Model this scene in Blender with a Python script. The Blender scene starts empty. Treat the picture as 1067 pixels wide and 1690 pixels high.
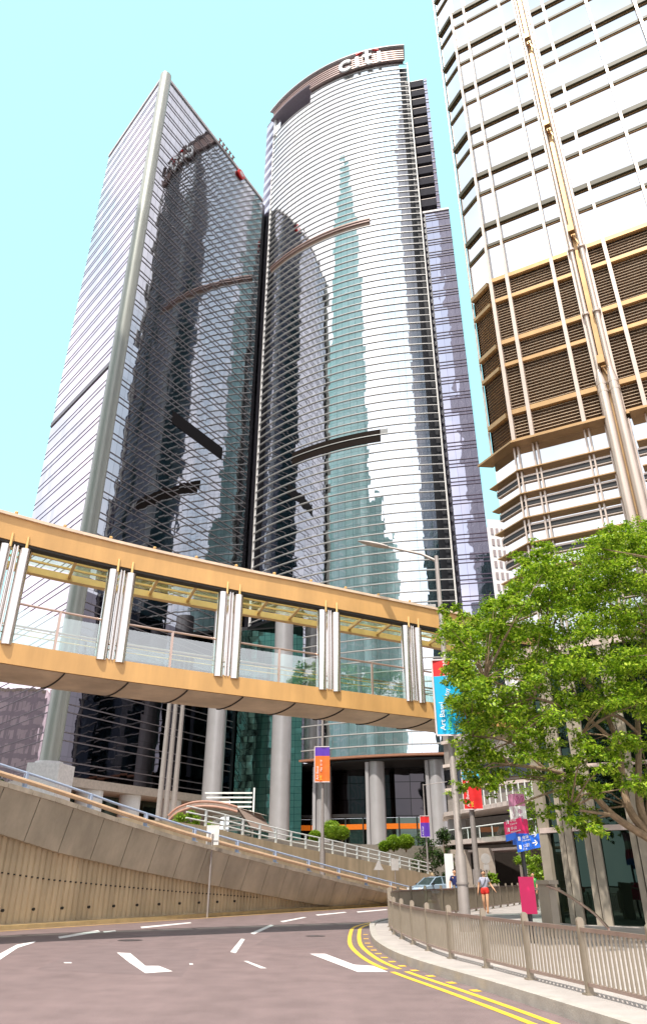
import bpy, bmesh, math, random
from mathutils import Vector, Matrix
R = math.radians
random.seed(7)
sc = bpy.context.scene
# ---------------------------------------------------------------- camera
F = 1193.0; TP = 0.5423; PIT = math.atan(TP); CP, SP = math.cos(PIT), math.sin(PIT); EH = 1.55
cam = bpy.data.cameras.new('camera'); cam_o = bpy.data.objects.new('camera', cam)
sc.collection.objects.link(cam_o); sc.camera = cam_o
cam_o.location = (0, 0, EH); cam_o.rotation_euler = (R(90) + PIT, 0, 0)
cam.sensor_width = 36; cam.sensor_fit = 'AUTO'; cam.lens = 36 * F / 1690
cam.shift_y = -45 / 1690; cam.clip_start = .1; cam.clip_end = 4000
# ---------------------------------------------------------------- world, sun, exposure
SUN_EL = 63; TOSUN = Vector((-.30, -.954, 0)).normalized()
w = bpy.data.worlds.new('World'); sc.world = w; w.use_nodes = True
nt = w.node_tree; N = nt.nodes; L = nt.links; N.clear()
wo = N.new('ShaderNodeOutputWorld'); bg = N.new('ShaderNodeBackground'); sky = N.new('ShaderNodeTexSky')
sky.sky_type = 'NISHITA'; sky.sun_disc = False; sky.sun_elevation = R(SUN_EL)
sky.sun_rotation = math.atan2(TOSUN.x, TOSUN.y); sky.air_density = 1.1; sky.dust_density = .6; sky.ozone_density = .4
bg.inputs[1].default_value = .13
tc = N.new('ShaderNodeTexCoord')
no = N.new('ShaderNodeTexNoise'); no.inputs['Scale'].default_value = 2.3; no.inputs['Detail'].default_value = 5
dt = N.new('ShaderNodeVectorMath'); dt.operation = 'DOT_PRODUCT'; dt.inputs[1].default_value = (-.12, .72, .68)
ad = N.new('ShaderNodeMath'); ad.operation = 'MULTIPLY_ADD'; ad.inputs[1].default_value = .20
mr = N.new('ShaderNodeMapRange'); mr.inputs[1].default_value = .975; mr.inputs[2].default_value = .915
mx = N.new('ShaderNodeMix'); mx.data_type = 'RGBA'
cn_ = N.new('ShaderNodeTexNoise'); cn_.inputs['Scale'].default_value = 3.2; cn_.inputs['Detail'].default_value = 6; cr = N.new('ShaderNodeValToRGB'); cr.color_ramp.elements[0].position = .40; cr.color_ramp.elements[1].position = .58
cr.color_ramp.elements[0].color = (.44, .50, .56, 1); cr.color_ramp.elements[1].color = (.70, .68, .71, 1); cs = N.new('ShaderNodeVectorMath'); cs.operation = 'SCALE'; cs.inputs['Scale'].default_value = 10
veil = N.new('ShaderNodeMix'); veil.data_type = 'RGBA'; veil.inputs[0].default_value = .5; veil.inputs[7].default_value = (3.0, 6.9, 6.6, 1)
L.new(sky.outputs[0], veil.inputs[6])
L.new(tc.outputs['Generated'], no.inputs['Vector']); L.new(tc.outputs['Generated'], dt.inputs[0])
L.new(no.outputs[0], ad.inputs[0]); L.new(dt.outputs['Value'], ad.inputs[2])
L.new(ad.outputs[0], mr.inputs[0]); L.new(tc.outputs['Generated'], cn_.inputs['Vector']); L.new(cn_.outputs[0], cr.inputs[0]); L.new(cr.outputs[0], cs.inputs[0]); L.new(cs.outputs[0], mx.inputs[7]); L.new(mr.outputs[0], mx.inputs[0]); L.new(veil.outputs[2], mx.inputs[6])
L.new(mx.outputs[2], bg.inputs[0]); L.new(bg.outputs[0], wo.inputs[0])
sun = bpy.data.lights.new('sun', 'SUN'); sun_o = bpy.data.objects.new('sun', sun); sc.collection.objects.link(sun_o)
sun.energy = 3.0; sun.angle = R(.5); sun.color = (1, .95, .86)
sv = Vector((TOSUN.x * math.cos(R(SUN_EL)), TOSUN.y * math.cos(R(SUN_EL)), math.sin(R(SUN_EL))))
sun_o.rotation_euler = sv.to_track_quat('Z', 'Y').to_euler()
sc.view_settings.view_transform = 'Standard'; sc.view_settings.look = 'None'
sc.view_settings.exposure = 1.15; sc.view_settings.gamma = 1
sc.cycles.max_bounces = 9; sc.cycles.glossy_bounces = 6; sc.cycles.transparent_max_bounces = 16

# ---------------------------------------------------------------- measuring helpers (photo ray -> world)
def ray(px, py):
    xc = (px - 533.5) / F; yc = (800 - py) / F
    return (xc, CP - yc * SP, SP + yc * CP)
def atz(px, py, z):
    d = ray(px, py); t = (z - EH) / d[2]; return (d[0] * t, d[1] * t, z)
def aty(px, py, Y):
    d = ray(px, py); t = Y / d[1]; return (d[0] * t, Y, EH + d[2] * t)
def atpl(px, py, a, b):
    n = (-(b[1] - a[1]), b[0] - a[0]); d = ray(px, py)
    t = (n[0] * a[0] + n[1] * a[1]) / (n[0] * d[0] + n[1] * d[1]); return (d[0] * t, d[1] * t, EH + d[2] * t)
def ratio(px, py):
    d = ray(px, py); return d[0] / d[1]
def lerp(a, b, t): return tuple(a[i] + (b[i] - a[i]) * t for i in range(len(a)))

# ---------------------------------------------------------------- materials
MATS = {}
def mat(name, col, rough=.6, metal=0, var=.12, scale=3, bump=0, spec=.5, emit=None, es=1, bscale=None, coat=0, streak=0, sdir=(2.2, 2.2, .16)):
    if name in MATS: return MATS[name]
    m = bpy.data.materials.new(name); m.use_nodes = True; MATS[name] = m
    t = m.node_tree; n = t.nodes; l = t.links; p = n['Principled BSDF']
    p.inputs['Roughness'].default_value = rough; p.inputs['Metallic'].default_value = metal
    p.inputs['Specular IOR Level'].default_value = spec; p.inputs['Coat Weight'].default_value = coat
    c = n.new('ShaderNodeTexCoord'); o = n.new('ShaderNodeTexNoise'); o.inputs['Scale'].default_value = scale
    o.inputs['Detail'].default_value = 6; l.new(c.outputs['Object'], o.inputs['Vector'])
    r = n.new('ShaderNodeValToRGB'); r.color_ramp.elements[0].position = .3; r.color_ramp.elements[1].position = .7
    r.color_ramp.elements[0].color = tuple(min(1, x * (1 - var)) for x in col) + (1,)
    r.color_ramp.elements[1].color = tuple(min(1, x * (1 + var)) for x in col) + (1,)
    l.new(o.outputs[0], r.inputs[0])
    if streak:
        mp = n.new('ShaderNodeMapping'); mp.inputs['Scale'].default_value = sdir; l.new(c.outputs['Object'], mp.inputs['Vector'])
        o3 = n.new('ShaderNodeTexNoise'); o3.inputs['Scale'].default_value = 1; o3.inputs['Detail'].default_value = 7; o3.inputs['Roughness'].default_value = .65; l.new(mp.outputs[0], o3.inputs['Vector'])
        m3 = n.new('ShaderNodeMapRange'); m3.inputs[1].default_value = .36; m3.inputs[2].default_value = .62; m3.inputs[3].default_value = 1 - streak; m3.inputs[4].default_value = 1; l.new(o3.outputs[0], m3.inputs[0])
        v3 = n.new('ShaderNodeVectorMath'); v3.operation = 'SCALE'; l.new(r.outputs[0], v3.inputs[0]); l.new(m3.outputs[0], v3.inputs['Scale']); l.new(v3.outputs[0], p.inputs['Base Color'])
    else: l.new(r.outputs[0], p.inputs['Base Color'])
    if bump:
        o2 = n.new('ShaderNodeTexNoise'); o2.inputs['Scale'].default_value = bscale or scale * 8; o2.inputs['Detail'].default_value = 4
        l.new(c.outputs['Object'], o2.inputs['Vector'])
        b = n.new('ShaderNodeBump'); b.inputs['Strength'].default_value = bump; b.inputs['Distance'].default_value = .02
        l.new(o2.outputs[0], b.inputs['Height']); l.new(b.outputs[0], p.inputs['Normal'])
    if emit:
        p.inputs['Emission Color'].default_value = emit + (1,); p.inputs['Emission Strength'].default_value = es
    return m

def glass_wall(name, tint, pu, pv, tilt=.012, wave=.01, seam=.03, rough=.02, seamcol=(.05, .05, .06), metal=1, wsc=.5):
    """mirror curtain-wall: every pane tilted a hair, faint float-glass waves, thin seams. Needs UV in metres."""
    m = bpy.data.materials.new(name); m.use_nodes = True; MATS[name] = m
    t = m.node_tree; n = t.nodes; l = t.links; p = n['Principled BSDF']
    p.inputs['Roughness'].default_value = rough; p.inputs['Metallic'].default_value = metal
    uv = n.new('ShaderNodeUVMap'); dv = n.new('ShaderNodeVectorMath'); dv.operation = 'DIVIDE'; dv.inputs[1].default_value = (pu, pv, 1)
    fl = n.new('ShaderNodeVectorMath'); fl.operation = 'FLOOR'; fr = n.new('ShaderNodeVectorMath'); fr.operation = 'FRACTION'
    l.new(uv.outputs[0], dv.inputs[0]); l.new(dv.outputs[0], fl.inputs[0]); l.new(dv.outputs[0], fr.inputs[0])
    wn = n.new('ShaderNodeTexWhiteNoise'); l.new(fl.outputs[0], wn.inputs['Vector'])
    sb = n.new('ShaderNodeVectorMath'); sb.operation = 'SUBTRACT'; sb.inputs[1].default_value = (.5, .5, .5); l.new(wn.outputs['Color'], sb.inputs[0])
    s2 = n.new('ShaderNodeVectorMath'); s2.operation = 'SCALE'; s2.inputs['Scale'].default_value = tilt; l.new(sb.outputs[0], s2.inputs[0])
    # waves
    adv = n.new('ShaderNodeVectorMath'); adv.operation = 'MULTIPLY_ADD'; adv.inputs[1].default_value = (13, 7, 3)
    l.new(fl.outputs[0], adv.inputs[0]); l.new(uv.outputs[0], adv.inputs[2])
    nz = n.new('ShaderNodeTexNoise'); nz.inputs['Scale'].default_value = wsc; nz.inputs['Detail'].default_value = 1; l.new(adv.outputs[0], nz.inputs['Vector'])
    sc2 = n.new('ShaderNodeVectorMath'); sc2.operation = 'SUBTRACT'; sc2.inputs[1].default_value = (.5, .5, .5); l.new(nz.outputs['Color'], sc2.inputs[0])
    s3 = n.new('ShaderNodeVectorMath'); s3.operation = 'SCALE'; s3.inputs['Scale'].default_value = wave * 2; l.new(sc2.outputs[0], s3.inputs[0])
    g = n.new('ShaderNodeNewGeometry'); a1 = n.new('ShaderNodeVectorMath'); a2 = n.new('ShaderNodeVectorMath'); nm = n.new('ShaderNodeVectorMath')
    nm.operation = 'NORMALIZE'; l.new(g.outputs['Normal'], a1.inputs[0]); l.new(s2.outputs[0], a1.inputs[1])
    l.new(a1.outputs[0], a2.inputs[0]); l.new(s3.outputs[0], a2.inputs[1]); l.new(a2.outputs[0], nm.inputs[0]); l.new(nm.outputs[0], p.inputs['Normal'])
    # seams
    sp = n.new('ShaderNodeSeparateXYZ'); l.new(fr.outputs[0], sp.inputs[0])
    c1 = n.new('ShaderNodeMath'); c1.operation = 'LESS_THAN'; c1.inputs[1].default_value = seam / pu; l.new(sp.outputs[0], c1.inputs[0])
    c2 = n.new('ShaderNodeMath'); c2.operation = 'LESS_THAN'; c2.inputs[1].default_value = seam / pv; l.new(sp.outputs[1], c2.inputs[0])
    mxm = n.new('ShaderNodeMath'); mxm.operation = 'MAXIMUM'; l.new(c1.outputs[0], mxm.inputs[0]); l.new(c2.outputs[0], mxm.inputs[1])
    hv = n.new('ShaderNodeMapRange'); hv.inputs[3].default_value = .92; hv.inputs[4].default_value = 1.05; l.new(wn.outputs['Value'], hv.inputs[0])
    tn = n.new('ShaderNodeVectorMath'); tn.operation = 'SCALE'; tn.inputs[0].default_value = tint; l.new(hv.outputs[0], tn.inputs['Scale'])
    mc = n.new('ShaderNodeMix'); mc.data_type = 'RGBA'; mc.inputs[7].default_value = seamcol + (1,)
    l.new(mxm.outputs[0], mc.inputs[0]); l.new(tn.outputs[0], mc.inputs[6]); l.new(mc.outputs[2], p.inputs['Base Color'])
    return m

def clear_glass(name, tint=(.8, .95, .9), refl=.25, rough=.02):
    m = bpy.data.materials.new(name); m.use_nodes = True; MATS[name] = m
    t = m.node_tree; n = t.nodes; l = t.links; n.remove(n['Principled BSDF'])
    o = [x for x in n if x.type == 'OUTPUT_MATERIAL'][0]
    tr = n.new('ShaderNodeBsdfTransparent'); tr.inputs[0].default_value = tint + (1,)
    gl = n.new('ShaderNodeBsdfGlossy'); gl.inputs['Roughness'].default_value = rough; gl.inputs[0].default_value = (.9, .95, .95, 1)
    mi = n.new('ShaderNodeMixShader'); f = n.new('ShaderNodeLayerWeight'); f.inputs[0].default_value = .5
    pw_ = n.new('ShaderNodeMath'); pw_.operation = 'POWER'; pw_.inputs[1].default_value = 4; l.new(f.outputs['Facing'], pw_.inputs[0])
    ma = n.new('ShaderNodeMath'); ma.operation = 'MULTIPLY_ADD'; ma.inputs[1].default_value = .6; ma.inputs[2].default_value = refl; l.new(pw_.outputs[0], ma.inputs[0])
    l.new(ma.outputs[0], mi.inputs[0]); l.new(tr.outputs[0], mi.inputs[1]); l.new(gl.outputs[0], mi.inputs[2]); l.new(mi.outputs[0], o.inputs[0])
    return m

# ---------------------------------------------------------------- mesh builder
ORG = {}
class MB:
    def __init__(s): s.v = []; s.f = []; s.uv = {}; s.mi = {}
    def quad(s, a, b, c, d, uv=None):
        k = len(s.v); s.v += [a, b, c, d]; s.f.append((k, k + 1, k + 2, k + 3))
        if uv: s.uv[len(s.f) - 1] = uv
    def poly(s, pts, flip=False):
        k = len(s.v); s.v += [tuple(p) for p in pts]; r = list(range(k, k + len(pts))); s.f.append(tuple(reversed(r) if flip else r))
    def box(s, c, d, rz=0, ax=None):
        x, y, z = d[0] / 2, d[1] / 2, d[2] / 2; k = len(s.v); co, si = math.cos(rz), math.sin(rz)
        for sx, sy, sz in ((-1,-1,-1),(1,-1,-1),(1,1,-1),(-1,1,-1),(-1,-1,1),(1,-1,1),(1,1,1),(-1,1,1)):
            px, py = sx * x, sy * y; s.v.append((c[0] + px * co - py * si, c[1] + px * si + py * co, c[2] + sz * z))
        for f in ((0,3,2,1),(4,5,6,7),(0,1,5,4),(1,2,6,5),(2,3,7,6),(3,0,4,7)): s.f.append(tuple(k + i for i in f))
        return s
    def bar(s, p, q, wd, h, up=(0, 0, 1)):
        p, q = Vector(p), Vector(q); d = (q - p).normalized(); u = Vector(up); sd = d.cross(u)
        if sd.length < 1e-4: sd = d.cross(Vector((1, 0, 0)))
        sd.normalize(); u = sd.cross(d).normalized(); k = len(s.v)
        for b in (p, q):
            for i, j in ((-1,-1),(1,-1),(1,1),(-1,1)): s.v.append(tuple(b + sd * i * wd / 2 + u * j * h / 2))
        for f in ((0,1,2,3),(7,6,5,4),(0,4,5,1),(1,5,6,2),(2,6,7,3),(3,7,4,0)): s.f.append(tuple(k + i for i in f))
        return s
    def tube(s, pts, rad, n=10, caps=True):
        pts = [Vector(p) for p in pts]; rs = rad if isinstance(rad, (list, tuple)) else [rad] * len(pts); k = len(s.v)
        for i, p in enumerate(pts):
            d = (pts[min(i + 1, len(pts) - 1)] - pts[max(i - 1, 0)]).normalized()
            a = d.cross(Vector((0, 0, 1)));
            if a.length < .05: a = d.cross(Vector((0, 1, 0)))
            a.normalize(); b = d.cross(a)
            for j in range(n):
                t = 2 * math.pi * j / n; s.v.append(tuple(p + (a * math.cos(t) + b * math.sin(t)) * rs[i]))
        for i in range(len(pts) - 1):
            for j in range(n):
                q = (j + 1) % n; s.f.append((k + i * n + j, k + (i + 1) * n + j, k + (i + 1) * n + q, k + i * n + q))
        if caps: s.f.append(tuple(k + j for j in range(n))); s.f.append(tuple(k + (len(pts) - 1) * n + j for j in reversed(range(n))))
        return s
    def lathe(s, c, prof, n=24):
        k = len(s.v)
        for r, z in prof:
            for j in range(n):
                t = 2 * math.pi * j / n; s.v.append((c[0] + r * math.cos(t), c[1] + r * math.sin(t), c[2] + z))
        for i in range(len(prof) - 1):
            for j in range(n):
                q = (j + 1) % n; s.f.append((k + i * n + j, k + i * n + q, k + (i + 1) * n + q, k + (i + 1) * n + j))
        s.f.append(tuple(k + j for j in reversed(range(n)))); s.f.append(tuple(k + (len(prof) - 1) * n + j for j in range(n)))
        return s
    def prism(s, pts, z0, z1):
        n = len(pts); k = len(s.v)
        A = sum(pts[i][0] * pts[(i + 1) % n][1] - pts[(i + 1) % n][0] * pts[i][1] for i in range(n))
        if A < 0: pts = list(reversed(pts))
        for z in (z0, z1):
            for p in pts: s.v.append((p[0], p[1], z if not callable(z) else z(p)))
        s.f.append(tuple(k + i for i in reversed(range(n)))); s.f.append(tuple(k + n + i for i in range(n)))
        for i in range(n):
            j = (i + 1) % n; s.f.append((k + i, k + j, k + n + j, k + n + i))
        return s
    def sheet(s, pts, z0, z1, u0=0):
        """vertical wall sheet along a plan polyline, UV in metres, shared vertices; outside is to the right of travel"""
        k = len(s.v); us = [u0]
        for i in range(1, len(pts)): us.append(us[-1] + math.dist(pts[i][:2], pts[i - 1][:2]))
        for z in (z0, z1):
            for p in pts: s.v.append((p[0], p[1], z))
        n = len(pts)
        for i in range(n - 1):
            s.f.append((k + i, k + i + 1, k + n + i + 1, k + n + i))
            s.uv[len(s.f) - 1] = [(us[i], z0), (us[i + 1], z0), (us[i + 1], z1), (us[i], z1)]
        return s
    def build(s, name, m, parent=None, smooth=False, label=None, auto=None):
        me = bpy.data.meshes.new(name); o = ORG.get(parent.name, (0, 0, 0)) if parent else (0, 0, 0)
        me.from_pydata([(p[0] - o[0], p[1] - o[1], p[2] - o[2]) for p in s.v], [], s.f)
        if s.uv:
            ul = me.uv_layers.new(name='UVMap')
            for pi, uv in s.uv.items():
                for li, q in zip(me.polygons[pi].loop_indices, uv): ul.data[li].uv = q
        me.materials.append(m)
        if smooth: me.polygons.foreach_set('use_smooth', [True] * len(me.polygons))
        me.update(); ob = bpy.data.objects.new(name, me); sc.collection.objects.link(ob)
        if smooth and auto is None: auto = 40
        if auto and smooth:
            bm = bmesh.new(); bm.from_mesh(me)
            for e in bm.edges:
                if len(e.link_faces) == 2 and e.calc_face_angle(0) > R(auto): e.smooth = False
            bm.to_mesh(me); bm.free()
        if parent: ob.parent = parent; ORG[ob.name] = o
        if label: ob['label'] = label
        return ob
def thing(name, label, cat, loc=(0, 0, 0), group=None):
    o = bpy.data.objects.new(name, None); sc.collection.objects.link(o); o.location = loc; ORG[o.name] = tuple(loc)
    o['label'] = label; o['category'] = cat; o.empty_display_size = .3
    if group: o['group'] = group
    return o
def tag(o, label, cat, group=None):
    o['label'] = label; o['category'] = cat
    if group: o['group'] = group
    return o
def struct(o, kind='structure'): o['kind'] = kind; return o
def text_pts(body, size, extrude=.0):
    cu = bpy.data.curves.new('t', 'FONT'); cu.body = body; cu.size = size; cu.extrude = extrude; cu.resolution_u = 3
    ob = bpy.data.objects.new('t', cu); sc.collection.objects.link(ob); dg = bpy.context.evaluated_depsgraph_get()
    me = ob.evaluated_get(dg).to_mesh(); v = [tuple(q.co) for q in me.vertices]; f = [tuple(p.vertices) for p in me.polygons]
    bpy.data.objects.remove(ob); return v, f
def text_on(mb, body, size, o, ux, uy, nrm, ext=.004):
    """add text with its baseline origin at o, running along ux, up uy"""
    v, f = text_pts(body, size, ext); k = len(mb.v); o, ux, uy, nrm = map(Vector, (o, ux, uy, nrm))
    for p in v: mb.v.append(tuple(o + ux * p[0] + uy * p[1] + nrm * p[2]))
    for q in f: mb.f.append(tuple(k + i for i in q))

M_ = dict(
 asphalt=mat('asphalt', (.172, .120, .118), .85, var=.14, scale=1.6, bump=.6, bscale=60, streak=.14, sdir=(.8, .12, 1)),
 pave=mat('paving', (.36, .32, .30), .8, var=.1, scale=2, bump=.3, streak=.12, sdir=(1.5, 1.5, 1)),
 kerb=mat('kerb_stone', (.35, .32, .29), .8, var=.12, scale=4, bump=.3),
 white=mat('white_paint', (.78, .77, .78), .6, var=.08, scale=9),
 yellow=mat('yellow_paint', (.70, .42, .03), .6, var=.15, scale=9),
 steel=mat('fence_steel', (.31, .26, .20), .42, .5, var=.08, scale=5),
 lampgrey=mat('galvanised', (.33, .29, .27), .55, .35, var=.08, scale=5),
 concrete=mat('board_concrete', (.52, .45, .345), .85, var=.14, scale=.7, bump=.5, streak=.24, sdir=(1.1, 1.1, .22)),
 ochre=mat('ochre_concrete', (.62, .49, .32), .85, var=.12, scale=.6, bump=.5, streak=.24, sdir=(1.3, 1.3, .14)),
 cap=mat('cap_concrete', (.50, .42, .33), .8, var=.2, scale=2, bump=.4, streak=.3, sdir=(1.2, 1.2, .5)),
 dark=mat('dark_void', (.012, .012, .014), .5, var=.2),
 joint=mat('joint_black', (.03, .025, .02), .8),
 orange=mat('bridge_ochre', (.60, .335, .115), .5, var=.08, scale=.7, bump=.05, streak=.16, sdir=(1.4, 1.4, .2)),
 gold=mat('gold_frame', (.66, .42, .16), .4, .15, var=.1),
 belly=mat('belly_panel', (.60, .48, .33), .6, var=.14, scale=.8, streak=.25, sdir=(.8, .8, 2)),
 stainless=mat('stainless', (.72, .66, .62), .22, 1, var=.04, scale=1),
 rail=mat('rail_rose_steel', (.50, .36, .30), .35, .8, var=.05),
 tanrail=mat('tan_rail', (.62, .42, .27), .5, var=.1),
 bluepost=mat('pale_blue_paint', (.38, .46, .62), .5, var=.08),
 whiterail=mat('white_rail', (.72, .74, .72), .5, var=.06),
 clad=mat('column_cladding', (.43, .41, .42), .38, .25, var=.05, scale=.6),
 finw=mat('fin_white', (.54, .52, .51), .45, .3, var=.05),
 louv=mat('crown_louvre', (.34, .24, .22), .5, .3, var=.1),
 trimA=mat('trim_grey', (.20, .17, .18), .45, .4, var=.1),
 tan=mat('tan_steel', (.40, .25, .12), .36, .75, var=.1, scale=2),
 ckw=mat('ck_mullion', (.50, .41, .35), .35, .45, var=.05, scale=1),
 darkbar=mat('bronze_bar', (.055, .045, .018), .6, .0, var=.15),
 red=mat('red_cloth', (.70, .018, .02), .6), cyan=mat('cyan_cloth', (.0, .42, .70), .6, var=.05),
 purple=mat('purple_cloth', (.10, .03, .38), .6), oran=mat('orange_cloth', (.80, .16, .02), .6),
 signw=mat('sign_white', (.80, .80, .80), .5, var=.03), green=mat('green_print', (.15, .62, .03), .6), yel=mat('yellow_print', (.85, .62, .05), .6),
 magenta=mat('magenta', (.66, .006, .11), .42, var=.04), blue=mat('sign_blue', (.005, .13, .68), .4, var=.04), black=mat('black_metal', (.018, .018, .02), .4),
 signback=mat('sign_back', (.50, .47, .45), .5, .3),
 bark=mat('bark', (.22, .15, .09), .85, var=.3, scale=6, bump=.8),
 skin=mat('skin', (.62, .34, .20), .55, var=.05), hair=mat('hair', (.02, .014, .012), .5),
)
CLEAR = clear_glass('clear_glass', (.74, .90, .86), .10)
PANEL = clear_glass('balustrade_glass', (.70, .90, .85), .26)
ROOFG = clear_glass('roof_glass', (.86, .97, .93), .05)
G_CITI = glass_wall('citi_glass', (.82, .84, .86), 1.5, 2.0, .020, .012, .05, seamcol=(.30, .30, .31))
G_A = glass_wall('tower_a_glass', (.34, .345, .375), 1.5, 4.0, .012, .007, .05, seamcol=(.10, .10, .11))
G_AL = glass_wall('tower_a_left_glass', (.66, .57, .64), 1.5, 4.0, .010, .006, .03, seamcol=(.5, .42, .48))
G_W = glass_wall('wing_glass', (.56, .53, .62), 1.5, 4.0, .016, .012, .05, seamcol=(.25, .21, .29))
G_CK = glass_wall('ck_glass', (.60, .625, .64), 2.2, 4.07, .008, .004, .0)
G_TEAL = glass_wall('teal_glass', (.23, .43, .385), 1.3, 1.1, .03, .02, .06, seamcol=(.02, .10, .09), rough=.05)
G_LOB = glass_wall('lobby_glass', (.09, .12, .10), 2.4, 4, .02, .02, .04, rough=.03, metal=.85)
G_SPIRE = glass_wall('spire_glass', (.40, .62, .57), 1.6, 4, .03, .02, .6, rough=.15, seamcol=(.60, .70, .66), metal=.2)

# ================================================================= GROUND
mb = MB(); mb.quad((-1500, -1500, -.004), (1500, -1500, -.004), (1500, 1500, -.004), (-1500, 1500, -.004))
struct(mb.build('ground', mat('ground_far', (.16, .14, .13), .9)))
road_pts = [(-16, -30), (12, -30), (12, 8), (16, 60), (40, 95), (30, 112), (8, 92), (6, 70), (-3, 48), (-12, 29), (-20, 16), (-30, 0)]
mb = MB(); mb.poly([(x, y, 0) for x, y in road_pts]); struct(mb.build('road', M_['asphalt']))
# pavement on the right with its curved kerb
KERB = [(4.6, -12), (4.3, -2), (4.05, 4), (3.75, 8), (3.2, 11), (2.65, 13.5), (2.1, 15.8), (1.72, 17.8), (1.52, 20), (1.45, 22.5), (1.6, 26.5), (1.85, 29.6), (2.6, 32.2), (4.2, 34.5), (6.5, 38.5), (9.8, 46), (13.6, 56), (18, 66)]
pv = KERB + [(30, 66), (30, -12)]
mb = MB(); mb.prism([(x, y) for x, y in pv], -.05, .14); struct(mb.build('pavement', M_['pave']))
def offs(path, d):
    o = []
    for i, p in enumerate(path):
        a = path[max(i - 1, 0)]; b = path[min(i + 1, len(path) - 1)]; t = Vector((b[0] - a[0], b[1] - a[1])).normalized()
        o.append((p[0] - t.y * d, p[1] + t.x * d))
    return o
def smoothp(path, n=5):
    o = []
    for i in range(len(path) - 1):
        p0 = path[max(i - 1, 0)]; p1 = path[i]; p2 = path[i + 1]; p3 = path[min(i + 2, len(path) - 1)]
        for k in range(n):
            t = k / n; o.append(tuple(.5 * (2 * p1[j] + (p2[j] - p0[j]) * t + (2 * p0[j] - 5 * p1[j] + 4 * p2[j] - p3[j]) * t * t + (3 * p1[j] - p0[j] - 3 * p2[j] + p3[j]) * t ** 3) for j in range(len(p1))))
    return o + [tuple(path[-1])]
def ribbon(mb, path, d0, d1, z0, z1=None):
    a = offs(path, d0); b = offs(path, d1)
    for i in range(len(path) - 1):
        if z1 is None: mb.quad((*b[i], z0), (*a[i], z0), (*a[i + 1], z0), (*b[i + 1], z0))
        else:
            pts = [a[i], a[i + 1], b[i + 1], b[i]]; mb.prism(pts, z0, z1)
K2 = smoothp(KERB)
mb = MB(); ribbon(mb, K2, -.02, .16, -.02, .155); struct(mb.build('kerb', M_['kerb']))
mb = MB()
for a, b in ((.43, .54), (.70, .81)):
    ribbon(mb, K2[8 * 5 - 8:14 * 5], a, b, .004)
    ribbon(mb, K2[:8 * 5 - 8], a, b, .004)
for i in range(10 * 5, 13 * 5 + 2, 2): pass
for i in range(5 * 5, 10 * 5, 2):
    p = K2[i]; q = K2[i + 1]; t = Vector((q[0] - p[0], q[1] - p[1])).normalized(); n_ = Vector((-t.y, t.x))
    b = Vector(p); c = [b + n_ * .22, b + n_ * .36, b + n_ * .36 + t * .22, b + n_ * .22 + t * .22]; mb.poly([(v.x, v.y, .005) for v in c])
struct(mb.build('yellow_road_lines', M_['yellow']))
# left verge kerb beside the wall
WA = (-10.8, 28.3); WB = (4.0, 51.7)
wd = Vector((WB[0] - WA[0], WB[1] - WA[1])).normalized(); wn_ = Vector((wd.y, -wd.x))   # towards the road
def wpt(s, o=0): return (WA[0] + wd.x * s + wn_.x * o, WA[1] + wd.y * s + wn_.y * o)
vk = [wpt(-22, .55), wpt(-10, .45), wpt(0, .42), wpt(10, .42), wpt(20, .42), wpt(27.7, .42), wpt(34, .4)]
mb = MB(); ribbon(mb, vk, 0, .45, -.02, .13); struct(mb.build('kerb', mat('verge_stone', (.50, .36, .17), .8, var=.15)))
mb = MB(); ribbon(mb, vk, -.45, -.33, .004); struct(mb.build('yellow_road_line', M_['yellow']))
# white markings measured on the ground plane
mb = MB()
def gp(*px):
    pts = [atz(x, y, .004) for x, y in px]; A = sum(pts[i][0] * pts[(i + 1) % len(pts)][1] - pts[(i + 1) % len(pts)][0] * pts[i][1] for i in range(len(pts)))
    mb.poly(pts, flip=A < 0)
for q in ([(0,1574),(28,1559),(60,1553),(56,1556),(30,1564),(0,1584)], [(96,1546),(162,1535),(166,1538),(99,1549)], [(170,1537),(190,1535),(192,1537),(172,1539)],
          [(232,1529.5),(314,1522),(316,1523.5),(234,1532)], [(413,1540),(446,1526),(452,1527),(419,1542)], [(380,1571),(398,1549),(404,1550),(389,1573)],
          [(462,1520.5),(500,1513.5),(506,1514),(467,1522)], [(520,1509.5),(568,1505),(572,1506),(524,1511)], [(588,1504.5),(636,1500.5),(640,1501.5),(590,1506)],
          [(402,1586),(408,1586),(440,1598),(430,1598)], [(193,1572),(215,1573),(240,1594),(262,1594),(285,1603),(240,1606),(213,1588)],
          [(511,1574),(536,1574),(584,1592),(615,1594),(640,1604),(590,1604)], [(105,1588),(118,1588),(119,1589.5),(107,1589.5)], [(312,1590),(318,1590),(319,1592),(313,1592)]): gp(*q)
struct(mb.build('white_road_marking', mat('worn_white', (.66, .62, .61), .7, var=.2, scale=14)))
for i, (px, py, r_) in enumerate(((215, 1552, .34), (520, 1545, .30))):
    c = atz(px, py, 0); mb = MB(); mb.lathe((c[0], c[1], -.02), [(r_, 0), (r_, .026)], 24); mb.lathe((c[0], c[1], -.02), [(r_ * .82, 0), (r_ * .82, .030)], 24)
    struct(mb.build('manhole_cover', mat('cast_iron', (.07, .055, .055), .6, .4, var=.3, scale=20)))
mb = MB(); mb.poly([atz(*q, .002) for q in ((60, 1600), (300, 1612), (330, 1566), (150, 1560))], flip=False); mb.poly([atz(*q, .002) for q in ((420, 1560), (560, 1568), (575, 1548), (450, 1542))]); struct(mb.build('road_patch', mat('patch_asphalt', (.150, .106, .105), .85, var=.12, scale=2, bump=.5, bscale=60)))

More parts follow.
